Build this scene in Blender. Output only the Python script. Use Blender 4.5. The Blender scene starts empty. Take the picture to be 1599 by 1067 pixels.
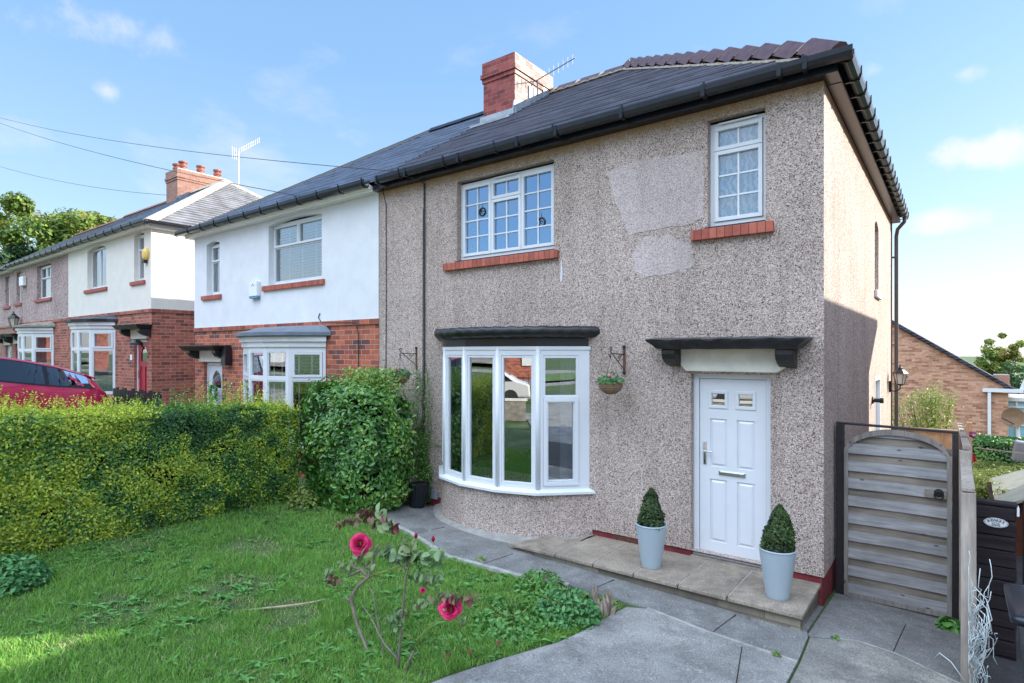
import bpy, math, random
import numpy as np
from mathutils import Vector, Matrix
random.seed(7); rng = np.random.default_rng(11)
S = bpy.context.scene
C = S.collection
R = math.radians

# ---------------------------------------------------------------- camera
CX, CY, CZ = 1.0156, -6.4, 2.268
YAW = math.atan(690/910.)
cam_d = bpy.data.cameras.new("camera"); cam = bpy.data.objects.new("camera", cam_d); C.objects.link(cam)
cam.location = (CX, CY, CZ); cam.rotation_euler = (R(90), 0, YAW)
cam_d.sensor_width = 36; cam_d.lens = 910/1599*36
cam_d.shift_y = -(533.5-550)/1599
cam_d.clip_start = .05; cam_d.clip_end = 3000
S.camera = cam

# ---------------------------------------------------------------- sky
SUN = Vector((1, 1.07, .65)).normalized()
EL = math.asin(SUN.z); AZ = math.atan2(SUN.x, SUN.y)
W = bpy.data.worlds.new("World"); S.world = W; W.use_nodes = True
nt = W.node_tree; nt.nodes.clear()
def N(nt, t, **k):
    n = nt.nodes.new(t)
    for a, v in k.items(): setattr(n, a, v)
    return n
out = N(nt, 'ShaderNodeOutputWorld'); bg = N(nt, 'ShaderNodeBackground')
sky = N(nt, 'ShaderNodeTexSky', sky_type='NISHITA'); sky.sun_disc = False
sky.sun_elevation = EL; sky.sun_rotation = AZ; sky.altitude = 100; sky.air_density = 1.0; sky.dust_density = .6; sky.ozone_density = 1.6
tc = N(nt, 'ShaderNodeTexCoord'); sep = N(nt, 'ShaderNodeSeparateXYZ')
nt.links.new(tc.outputs['Generated'], sep.inputs[0])
mz = N(nt, 'ShaderNodeMath', operation='MAXIMUM'); mz.inputs[1].default_value = .0
nt.links.new(sep.outputs['Z'], mz.inputs[0])
az = N(nt, 'ShaderNodeMath', operation='ADD'); az.inputs[1].default_value = .22; nt.links.new(mz.outputs[0], az.inputs[0])
dv = N(nt, 'ShaderNodeVectorMath', operation='DIVIDE'); cb = N(nt, 'ShaderNodeCombineXYZ')
for i in range(3): nt.links.new(az.outputs[0], cb.inputs[i])
nt.links.new(tc.outputs['Generated'], dv.inputs[0]); nt.links.new(cb.outputs[0], dv.inputs[1])
nz = N(nt, 'ShaderNodeTexNoise'); nz.inputs['Scale'].default_value = 1.15; nz.inputs['Detail'].default_value = 7; nz.inputs['Roughness'].default_value = .58; nz.inputs['Distortion'].default_value = .25
mp = N(nt, 'ShaderNodeMapping'); mp.inputs['Location'].default_value = (3.1, 1.7, 0); mp.inputs['Scale'].default_value = (1, 1, .6)
nt.links.new(dv.outputs[0], mp.inputs[0]); nt.links.new(mp.outputs[0], nz.inputs['Vector'])
cr = N(nt, 'ShaderNodeValToRGB'); cr.color_ramp.elements[0].position = .58; cr.color_ramp.elements[1].position = .82
cr.color_ramp.elements[0].color = (0,0,0,1); cr.color_ramp.elements[1].color = (.8,.8,.8,1)
nt.links.new(nz.outputs['Fac'], cr.inputs[0])
# separate puffs and wisps of cloud, each at its own bearing
def bearing(px, py):
    u = (px-800)/910; v = -(py-550)/910; s_, c_ = math.sin(YAW), math.cos(YAW); return Vector((-s_+c_*u, c_+s_*u, v)).normalized()
nb_ = N(nt, 'ShaderNodeTexNoise'); nb_.inputs['Scale'].default_value = 9; nb_.inputs['Detail'].default_value = 8; nb_.inputs['Roughness'].default_value = .62; nt.links.new(tc.outputs['Generated'], nb_.inputs['Vector'])
puff = None
for px_, py_, rad_, sq_, amp_ in ((1540,235,.13,3.2,1.0), (1475,345,.075,2.0,1.0), (1560,545,.16,1.6,.95), (1440,520,.12,3,.8), (165,140,.05,1.6,.7), (150,40,.16,2.6,.6), (260,70,.10,2,.5), (1505,115,.06,2,.6), (1370,110,.05,2,.4)):
    d_ = bearing(px_, py_); sb_ = N(nt, 'ShaderNodeVectorMath', operation='SUBTRACT'); sb_.inputs[1].default_value = d_; nt.links.new(tc.outputs['Generated'], sb_.inputs[0])
    ml_ = N(nt, 'ShaderNodeVectorMath', operation='MULTIPLY'); ml_.inputs[1].default_value = (1, 1, sq_); nt.links.new(sb_.outputs[0], ml_.inputs[0])
    ln_ = N(nt, 'ShaderNodeVectorMath', operation='LENGTH'); nt.links.new(ml_.outputs[0], ln_.inputs[0])
    mr_ = N(nt, 'ShaderNodeMapRange'); mr_.inputs['From Min'].default_value = rad_*1.5; mr_.inputs['From Max'].default_value = 0; mr_.inputs['To Min'].default_value = -.62; mr_.inputs['To Max'].default_value = .30*amp_-.12; mr_.clamp = True
    nt.links.new(ln_.outputs['Value'], mr_.inputs['Value']); ad_ = N(nt, 'ShaderNodeMath', operation='ADD'); nt.links.new(mr_.outputs[0], ad_.inputs[0]); nt.links.new(nb_.outputs['Fac'], ad_.inputs[1])
    sm_ = N(nt, 'ShaderNodeMapRange', interpolation_type='SMOOTHSTEP'); sm_.inputs['From Min'].default_value = .34; sm_.inputs['From Max'].default_value = .60; sm_.inputs['To Max'].default_value = .85*amp_; nt.links.new(ad_.outputs[0], sm_.inputs['Value'])
    if puff is None: puff = sm_.outputs[0]
    else: mm_ = N(nt, 'ShaderNodeMath', operation='MAXIMUM'); nt.links.new(puff, mm_.inputs[0]); nt.links.new(sm_.outputs[0], mm_.inputs[1]); puff = mm_.outputs[0]
hz = N(nt, 'ShaderNodeMapRange'); hz.inputs['From Min'].default_value = .0; hz.inputs['From Max'].default_value = .2
hz.inputs['To Min'].default_value = .55; hz.inputs['To Max'].default_value = 0; nt.links.new(sep.outputs['Z'], hz.inputs['Value'])
mxf = N(nt, 'ShaderNodeMath', operation='MAXIMUM'); nt.links.new(puff, mxf.inputs[0])
m0_ = N(nt, 'ShaderNodeMath', operation='MAXIMUM'); nt.links.new(cr.outputs[0], m0_.inputs[0]); nt.links.new(hz.outputs[0], m0_.inputs[1]); nt.links.new(m0_.outputs[0], mxf.inputs[1])
mix = N(nt, 'ShaderNodeMix', data_type='RGBA'); mix.inputs['B'].default_value = (5.6, 6.0, 6.5, 1)
nt.links.new(mxf.outputs[0], mix.inputs['Factor']); 
gr_ = N(nt, 'ShaderNodeValToRGB'); e_ = gr_.color_ramp.elements; e_.new(.3); e_.new(.6)
for k_, (p_, c_) in enumerate(((0, (.50,.60,.70)), (.14, (.37,.54,.70)), (.42, (.225,.42,.70)), (1, (.14,.31,.62)))): e_[k_].position = p_; e_[k_].color = (*c_, 1)
nt.links.new(mz.outputs[0], gr_.inputs[0])
gs = N(nt, 'ShaderNodeVectorMath', operation='SCALE'); gs.inputs['Scale'].default_value = 3.9; nt.links.new(gr_.outputs[0], gs.inputs[0])
tint = N(nt, 'ShaderNodeMix', data_type='RGBA'); tint.inputs['Factor'].default_value = .75
nt.links.new(sky.outputs[0], tint.inputs['A']); nt.links.new(gs.outputs[0], tint.inputs['B'])
# added fill: unseen high sky behind the viewer brightened for the shaded front
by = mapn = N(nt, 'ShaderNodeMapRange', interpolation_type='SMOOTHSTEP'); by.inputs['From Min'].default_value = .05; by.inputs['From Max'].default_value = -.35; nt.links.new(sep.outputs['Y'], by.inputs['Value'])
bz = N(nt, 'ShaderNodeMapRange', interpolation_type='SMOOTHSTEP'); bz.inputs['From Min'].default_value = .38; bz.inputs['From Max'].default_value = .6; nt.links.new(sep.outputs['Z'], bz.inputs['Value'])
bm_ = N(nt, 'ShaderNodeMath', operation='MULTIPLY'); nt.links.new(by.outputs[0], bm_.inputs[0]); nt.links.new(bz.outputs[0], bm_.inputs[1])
sky_fill = N(nt, 'ShaderNodeMix', data_type='RGBA'); nt.links.new(bm_.outputs[0], sky_fill.inputs['Factor']); nt.links.new(mix.outputs['Result'], sky_fill.inputs['A']); sky_fill.inputs['B'].default_value = (9.8, 11.6, 14.2, 1)
nt.links.new(tint.outputs['Result'], mix.inputs['A']); mix.inputs['B'].default_value = (2.9, 2.93, 2.96, 1)
nt.links.new(sky_fill.outputs['Result'], bg.inputs[0]); bg.inputs[1].default_value = .15
nt.links.new(bg.outputs[0], out.inputs[0])

sun_d = bpy.data.lights.new("sun", 'SUN'); sun = bpy.data.objects.new("sun", sun_d); C.objects.link(sun)
sun_d.energy = 4.8; sun_d.angle = R(.5); sun_d.color = (1, .93, .82)
sun.rotation_euler = SUN.to_track_quat('Z', 'Y').to_euler()
S.view_settings.view_transform = 'Standard'; S.view_settings.look = 'None'; S.view_settings.gamma = 1
S.view_settings.exposure = 1.25

# ---------------------------------------------------------------- materials
def newmat(name):
    m = bpy.data.materials.new(name); m.use_nodes = True; nt = m.node_tree
    return m, nt, nt.nodes['Principled BSDF']
def objco(nt, scale=(1,1,1), loc=(0,0,0)):
    t = N(nt, 'ShaderNodeTexCoord'); m = N(nt, 'ShaderNodeMapping'); m.inputs['Scale'].default_value = scale; m.inputs['Location'].default_value = loc
    nt.links.new(t.outputs['Object'], m.inputs[0]); return m.outputs[0]
def noise(nt, co, scale, detail=4, rough=.55):
    n = N(nt, 'ShaderNodeTexNoise'); n.inputs['Scale'].default_value = scale; n.inputs['Detail'].default_value = detail; n.inputs['Roughness'].default_value = rough
    nt.links.new(co, n.inputs['Vector']); return n.outputs['Fac']
def ramp(nt, fac, stops, interp='LINEAR'):
    r = N(nt, 'ShaderNodeValToRGB'); r.color_ramp.interpolation = interp
    e = r.color_ramp.elements
    while len(e) < len(stops): e.new(.5)
    for i, (p, c) in enumerate(stops):
        e[i].position = p; e[i].color = (*c, 1) if len(c) == 3 else c
    nt.links.new(fac, r.inputs[0]); return r.outputs[0]
def mixc(nt, fac, a, b, mode='MIX'):
    m = N(nt, 'ShaderNodeMix', data_type='RGBA', blend_type=mode)
    for s, v in (('Factor', fac), ('A', a), ('B', b)):
        if hasattr(v, 'links') or hasattr(v, 'is_output'): nt.links.new(v, m.inputs[s])
        else: m.inputs[s].default_value = (*v, 1) if isinstance(v, tuple) else v
    return m.outputs['Result']
def bump(nt, bs, h, strength=.3, dist=.01):
    b = N(nt, 'ShaderNodeBump'); b.inputs['Strength'].default_value = strength; b.inputs['Distance'].default_value = dist
    nt.links.new(h, b.inputs['Height']); nt.links.new(b.outputs[0], bs.inputs['Normal'])
def G(v): return (v, v, v)
def wallco(nt):   # (horizontal run, height) on walls facing X or Y
    g = N(nt, 'ShaderNodeNewGeometry'); s = N(nt, 'ShaderNodeSeparateXYZ'); nt.links.new(g.outputs['Normal'], s.inputs[0])
    a = N(nt, 'ShaderNodeMath', operation='ABSOLUTE'); nt.links.new(s.outputs['X'], a.inputs[0])
    st = N(nt, 'ShaderNodeMath', operation='GREATER_THAN'); st.inputs[1].default_value = .7; nt.links.new(a.outputs[0], st.inputs[0])
    t = N(nt, 'ShaderNodeTexCoord'); p = N(nt, 'ShaderNodeSeparateXYZ'); nt.links.new(t.outputs['Object'], p.inputs[0])
    mx = N(nt, 'ShaderNodeMix', data_type='FLOAT'); nt.links.new(st.outputs[0], mx.inputs['Factor']); nt.links.new(p.outputs['X'], mx.inputs['A']); nt.links.new(p.outputs['Y'], mx.inputs['B'])
    c = N(nt, 'ShaderNodeCombineXYZ'); nt.links.new(mx.outputs['Result'], c.inputs[0]); nt.links.new(p.outputs['Z'], c.inputs[1])
    return c.outputs[0]

def m_plain(name, col, rough=.5, spec=.5, metal=0, var=.12, vs=6, bmp=0, bs_=40, coat=0):
    m, nt, b = newmat(name); co = objco(nt)
    n = noise(nt, co, vs, 5, .6)
    lo = tuple(max(0, c*(1-var)) for c in col); hi = tuple(c*(1+var) for c in col)
    nt.links.new(ramp(nt, n, [(.3, lo), (.7, hi)]), b.inputs['Base Color'])
    b.inputs['Roughness'].default_value = rough; b.inputs['Specular IOR Level'].default_value = spec; b.inputs['Metallic'].default_value = metal
    b.inputs['Coat Weight'].default_value = coat
    if bmp: bump(nt, b, noise(nt, co, bs_, 4), bmp, .005)
    return m

def m_pebble(name, stops, scale=60, stain=True, mul=(1,1,1)):
    m, nt, b = newmat(name); co = objco(nt)
    v = N(nt, 'ShaderNodeTexVoronoi'); v.inputs['Scale'].default_value = scale; v.inputs['Randomness'].default_value = 1; nt.links.new(co, v.inputs['Vector'])
    s = N(nt, 'ShaderNodeSeparateColor'); nt.links.new(v.outputs['Color'], s.inputs[0])
    c = ramp(nt, s.outputs[0], stops, 'CONSTANT')
    edge = ramp(nt, v.outputs['Distance'], [(.45, G(1)), (.8, G(.62))])
    c = mixc(nt, 1.0, c, edge, 'MULTIPLY')
    big = ramp(nt, noise(nt, co, .9, 4, .6), [(.3, (.86,.85,.83)), (.7, (1.08,1.07,1.07))])
    c = mixc(nt, 1.0, c, big, 'MULTIPLY'); 
    zc = objco(nt, (3.5, 3.5, .25)); streak = ramp(nt, noise(nt, zc, 1.6, 6, .65), [(.32, (.80,.79,.78)), (.52, G(1.0)), (.7, G(1.05))])
    c = mixc(nt, .7, c, streak, 'MULTIPLY')
    if mul != (1,1,1): c = mixc(nt, 1.0, c, mul, 'MULTIPLY')
    if stain:
        t = N(nt, 'ShaderNodeTexCoord'); sp = N(nt, 'ShaderNodeSeparateXYZ'); nt.links.new(t.outputs['Object'], sp.inputs[0])
        a = N(nt, 'ShaderNodeMath', operation='MULTIPLY_ADD'); a.inputs[1].default_value = .22; a.inputs[2].default_value = -.1
        nt.links.new(noise(nt, co, 7, 5, .7), a.inputs[0])
        a2 = N(nt, 'ShaderNodeMath', operation='ADD'); nt.links.new(a.outputs[0], a2.inputs[0]); nt.links.new(sp.outputs['Z'], a2.inputs[1])
        f = ramp(nt, mapr(nt, a2.outputs[0], 4.98, 5.16), [(0, G(0)), (.5, G(.55)), (1, G(.85))])
        c = mixc(nt, f, c, (.33, .2, .08), 'MIX')
    nt.links.new(c, b.inputs['Base Color']); b.inputs['Roughness'].default_value = .85; b.inputs['Specular IOR Level'].default_value = .3
    inv = N(nt, 'ShaderNodeMath', operation='SUBTRACT'); inv.inputs[0].default_value = 1; nt.links.new(v.outputs['Distance'], inv.inputs[1])
    bump(nt, b, inv.outputs[0], .9, .008)
    return m
def mapr(nt, v, a, b, c=0, d=1):
    r = N(nt, 'ShaderNodeMapRange'); r.inputs['From Min'].default_value = a; r.inputs['From Max'].default_value = b; r.inputs['To Min'].default_value = c; r.inputs['To Max'].default_value = d
    nt.links.new(v, r.inputs['Value']); return r.outputs[0]

def m_brick(name, c1, c2, mortar, w=.235, h=.087, ms=.011, dark=None, rough=.8, bmp=.6, offset=(0,0,0)):
    m, nt, b = newmat(name); co = wallco(nt)
    mpn = N(nt, 'ShaderNodeMapping'); mpn.inputs['Location'].default_value = offset; nt.links.new(co, mpn.inputs[0])
    k = N(nt, 'ShaderNodeTexBrick'); k.inputs['Scale'].default_value = 1; k.inputs['Brick Width'].default_value = w; k.inputs['Row Height'].default_value = h
    k.inputs['Mortar Size'].default_value = ms/2; k.inputs['Mortar Smooth'].default_value = .3; k.inputs['Bias'].default_value = 0
    k.inputs['Color1'].default_value = (0,0,0,1); k.inputs['Color2'].default_value = (1,1,1,1); k.inputs['Mortar'].default_value = (.5,.5,.5,1)
    nt.links.new(mpn.outputs[0], k.inputs['Vector'])
    stops = [(0, c1), (.5, c2), (1, tuple(x*1.15 for x in c2))]
    if dark: stops = [(0, dark), (.22, c1), (.6, c2), (1, tuple(x*1.15 for x in c2))]
    bc = ramp(nt, k.outputs['Color'], stops)
    oc = objco(nt); n = noise(nt, oc, 9, 5, .65)
    bc = mixc(nt, 1.0, bc, ramp(nt, n, [(.25, G(.72)), (.75, G(1.2))]), 'MULTIPLY')
    c = mixc(nt, k.outputs['Fac'], bc, mixc(nt, 1.0, mortar, ramp(nt, n, [(.2, G(.75)), (.8, G(1.1))]), 'MULTIPLY'))
    nt.links.new(c, b.inputs['Base Color']); b.inputs['Roughness'].default_value = rough; b.inputs['Specular IOR Level'].default_value = .3
    inv = N(nt, 'ShaderNodeMath', operation='SUBTRACT'); inv.inputs[0].default_value = 1; nt.links.new(k.outputs['Fac'], inv.inputs[1])
    ad = N(nt, 'ShaderNodeMath', operation='MULTIPLY_ADD'); nt.links.new(noise(nt, oc, 60, 3), ad.inputs[0]); ad.inputs[1].default_value = .3; nt.links.new(inv.outputs[0], ad.inputs[2])
    bump(nt, b, ad.outputs[0], bmp, .008)
    return m

def m_slate(name, c1, c2, rough=.45, w=.28):
    m, nt, b = newmat(name); g = N(nt, 'ShaderNodeTexCoord'); p = N(nt, 'ShaderNodeSeparateXYZ'); nt.links.new(g.outputs['Object'], p.inputs[0])
    geo = N(nt, 'ShaderNodeNewGeometry'); s = N(nt, 'ShaderNodeSeparateXYZ'); nt.links.new(geo.outputs['Normal'], s.inputs[0])
    a = N(nt, 'ShaderNodeMath', operation='ABSOLUTE'); nt.links.new(s.outputs['X'], a.inputs[0])
    st = N(nt, 'ShaderNodeMath', operation='GREATER_THAN'); st.inputs[1].default_value = .3; nt.links.new(a.outputs[0], st.inputs[0])
    mx = N(nt, 'ShaderNodeMix', data_type='FLOAT'); nt.links.new(st.outputs[0], mx.inputs['Factor']); nt.links.new(p.outputs['X'], mx.inputs['A']); nt.links.new(p.outputs['Y'], mx.inputs['B'])
    cc = N(nt, 'ShaderNodeCombineXYZ'); nt.links.new(mx.outputs['Result'], cc.inputs[0])
    zz = N(nt, 'ShaderNodeMath', operation='SUBTRACT'); zz.inputs[1].default_value = 5.246; nt.links.new(p.outputs['Z'], zz.inputs[0]); nt.links.new(zz.outputs[0], cc.inputs[1])
    k = N(nt, 'ShaderNodeTexBrick'); k.inputs['Scale'].default_value = 1; k.inputs['Brick Width'].default_value = w; k.inputs['Row Height'].default_value = .104
    k.inputs['Mortar Size'].default_value = .003; k.inputs['Color1'].default_value = (0,0,0,1); k.inputs['Color2'].default_value = (1,1,1,1); k.inputs['Mortar'].default_value = (.3,.3,.3,1)
    nt.links.new(cc.outputs[0], k.inputs['Vector'])
    c = ramp(nt, k.outputs['Color'], [(0, c1), (1, c2)]); co = objco(nt)
    c = mixc(nt, k.outputs['Fac'], c, tuple(x*.5 for x in c1))
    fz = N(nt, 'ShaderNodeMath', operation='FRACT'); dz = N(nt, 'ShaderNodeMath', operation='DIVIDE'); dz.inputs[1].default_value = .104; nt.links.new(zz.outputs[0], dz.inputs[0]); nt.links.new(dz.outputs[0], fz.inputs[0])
    c = mixc(nt, ramp(nt, fz.outputs[0], [(0, G(.75)), (.14, G(.55)), (.24, G(0))]), c, tuple(min(.6, x*2.3+.07) for x in c2))  # course edges lightened: sky caught on the slate lips, painted into the colour
    c = mixc(nt, 1.0, c, ramp(nt, noise(nt, co, 2.2, 6, .65), [(.3, G(.65)), (.7, G(1.35))]), 'MULTIPLY')
    nt.links.new(c, b.inputs['Base Color'])
    nt.links.new(ramp(nt, noise(nt, co, 5, 4), [(.3, G(rough*.75)), (.7, G(rough*1.3))]), b.inputs['Roughness'])
    b.inputs['Specular IOR Level'].default_value = .22
    bump(nt, b, noise(nt, co, 25, 5), .25, .006)
    return m

def m_leaf(name, dark, light, spec=.4, rough=.5, trans=.25, extra=None):
    m, nt, b = newmat(name)
    a = N(nt, 'ShaderNodeAttribute', attribute_name='tint')
    stops = [(0, dark), (1, light)] if not extra else [(0, dark), (.5, light), (1, extra)]
    c = ramp(nt, a.outputs['Fac'], stops)
    nt.links.new(c, b.inputs['Base Color']); b.inputs['Roughness'].default_value = rough; b.inputs['Specular IOR Level'].default_value = spec
    tr = N(nt, 'ShaderNodeBsdfTranslucent'); nt.links.new(c, tr.inputs[0]); mx = N(nt, 'ShaderNodeMixShader'); mx.inputs[0].default_value = trans
    nt.links.new(b.outputs[0], mx.inputs[1]); nt.links.new(tr.outputs[0], mx.inputs[2]); nt.links.new(mx.outputs[0], nt.nodes['Material Output'].inputs[0])
    return m

def m_glass(name, refl=.3, tint=(.9,.93,.95), bumpy=.012, gcol=(.92,.96,1,1)):
    m, nt, b = newmat(name); nt.nodes.remove(b)
    tr = N(nt, 'ShaderNodeBsdfTransparent'); tr.inputs[0].default_value = (*tint, 1)
    gl = N(nt, 'ShaderNodeBsdfGlossy'); gl.inputs['Roughness'].default_value = .0; gl.inputs[0].default_value = gcol
    fr = N(nt, 'ShaderNodeFresnel'); fr.inputs[0].default_value = 1.5
    ad = N(nt, 'ShaderNodeMath', operation='ADD', use_clamp=True); ad.inputs[1].default_value = refl; nt.links.new(fr.outputs[0], ad.inputs[0])
    bp = N(nt, 'ShaderNodeBump'); bp.inputs['Strength'].default_value = bumpy; bp.inputs['Distance'].default_value = .05
    nt.links.new(noise(nt, objco(nt), 2.0, 1), bp.inputs['Height']); nt.links.new(bp.outputs[0], gl.inputs['Normal'])
    mx = N(nt, 'ShaderNodeMixShader'); nt.links.new(ad.outputs[0], mx.inputs[0]); nt.links.new(tr.outputs[0], mx.inputs[1]); nt.links.new(gl.outputs[0], mx.inputs[2])
    nt.links.new(mx.outputs[0], nt.nodes['Material Output'].inputs[0]); return m

def m_wood(name, c1, c2, axis='X', rough=.8, knots=True):
    m, nt, b = newmat(name)
    sc = {'X': (1.2, 14, 14), 'Z': (14, 14, 1.2), 'Y': (14, 1.2, 14)}[axis]
    co = objco(nt, sc); n = noise(nt, co, 2.2, 6, .65)
    c = ramp(nt, n, [(.3, c1), (.7, c2)])
    co2 = objco(nt); c = mixc(nt, 1.0, c, ramp(nt, noise(nt, co2, 2.5, 4), [(.3, G(.75)), (.7, G(1.2))]), 'MULTIPLY')
    if knots:
        v = N(nt, 'ShaderNodeTexVoronoi'); v.inputs['Scale'].default_value = 5.5; mm = {'X': (.7,1,1.6), 'Z': (1.6,1,.7), 'Y': (1,.7,1.6)}[axis]
        nt.links.new(objco(nt, mm), v.inputs['Vector'])
        c = mixc(nt, ramp(nt, v.outputs['Distance'], [(.06, G(.75)), (.11, G(0))]), c, (.03,.025,.022))
    nt.links.new(c, b.inputs['Base Color']); b.inputs['Roughness'].default_value = rough; b.inputs['Specular IOR Level'].default_value = .25
    bump(nt, b, n, .5, .004); return m

def m_ground(name, stops, scale=3, spots=None, bs_=30, crack=False):
    m, nt, b = newmat(name); co = objco(nt)
    c = ramp(nt, noise(nt, co, scale, 8, .68), stops)
    c = mixc(nt, 1.0, c, ramp(nt, noise(nt, co, 75, 3, .8), [(.32, G(.55)), (.5, G(1)), (.68, G(1.5))]), 'MULTIPLY')
    c = mixc(nt, 1.0, c, ramp(nt, noise(nt, co, .8, 4, .6), [(.3, G(.8)), (.7, G(1.15))]), 'MULTIPLY')
    c = mixc(nt, ramp(nt, noise(nt, co, 1.7, 9, .72), [(.50, G(0)), (.62, G(.55))]), c, tuple(x*.55 for x in stops[0][1]))
    c = mixc(nt, ramp(nt, noise(nt, co, 14, 6, .75), [(.60, G(0)), (.70, G(.5))]), c, tuple(min(1, x*1.35) for x in stops[-1][1]))
    if spots:
        v = N(nt, 'ShaderNodeTexVoronoi'); v.inputs['Scale'].default_value = 3.2; nt.links.new(co, v.inputs['Vector'])
        c = mixc(nt, ramp(nt, v.outputs['Distance'], [(.03, G(.8)), (.07, G(0))]), c, spots)
        v = N(nt, 'ShaderNodeTexVoronoi'); v.inputs['Scale'].default_value = 14; nt.links.new(co, v.inputs['Vector'])
        c = mixc(nt, ramp(nt, v.outputs['Distance'], [(.06, G(.8)), (.1, G(0))]), c, (.55,.55,.52))
    nt.links.new(c, b.inputs['Base Color']); b.inputs['Roughness'].default_value = .9; b.inputs['Specular IOR Level'].default_value = .25
    bump(nt, b, noise(nt, co, bs_*3, 5, .7), .5, .006); return m

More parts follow.
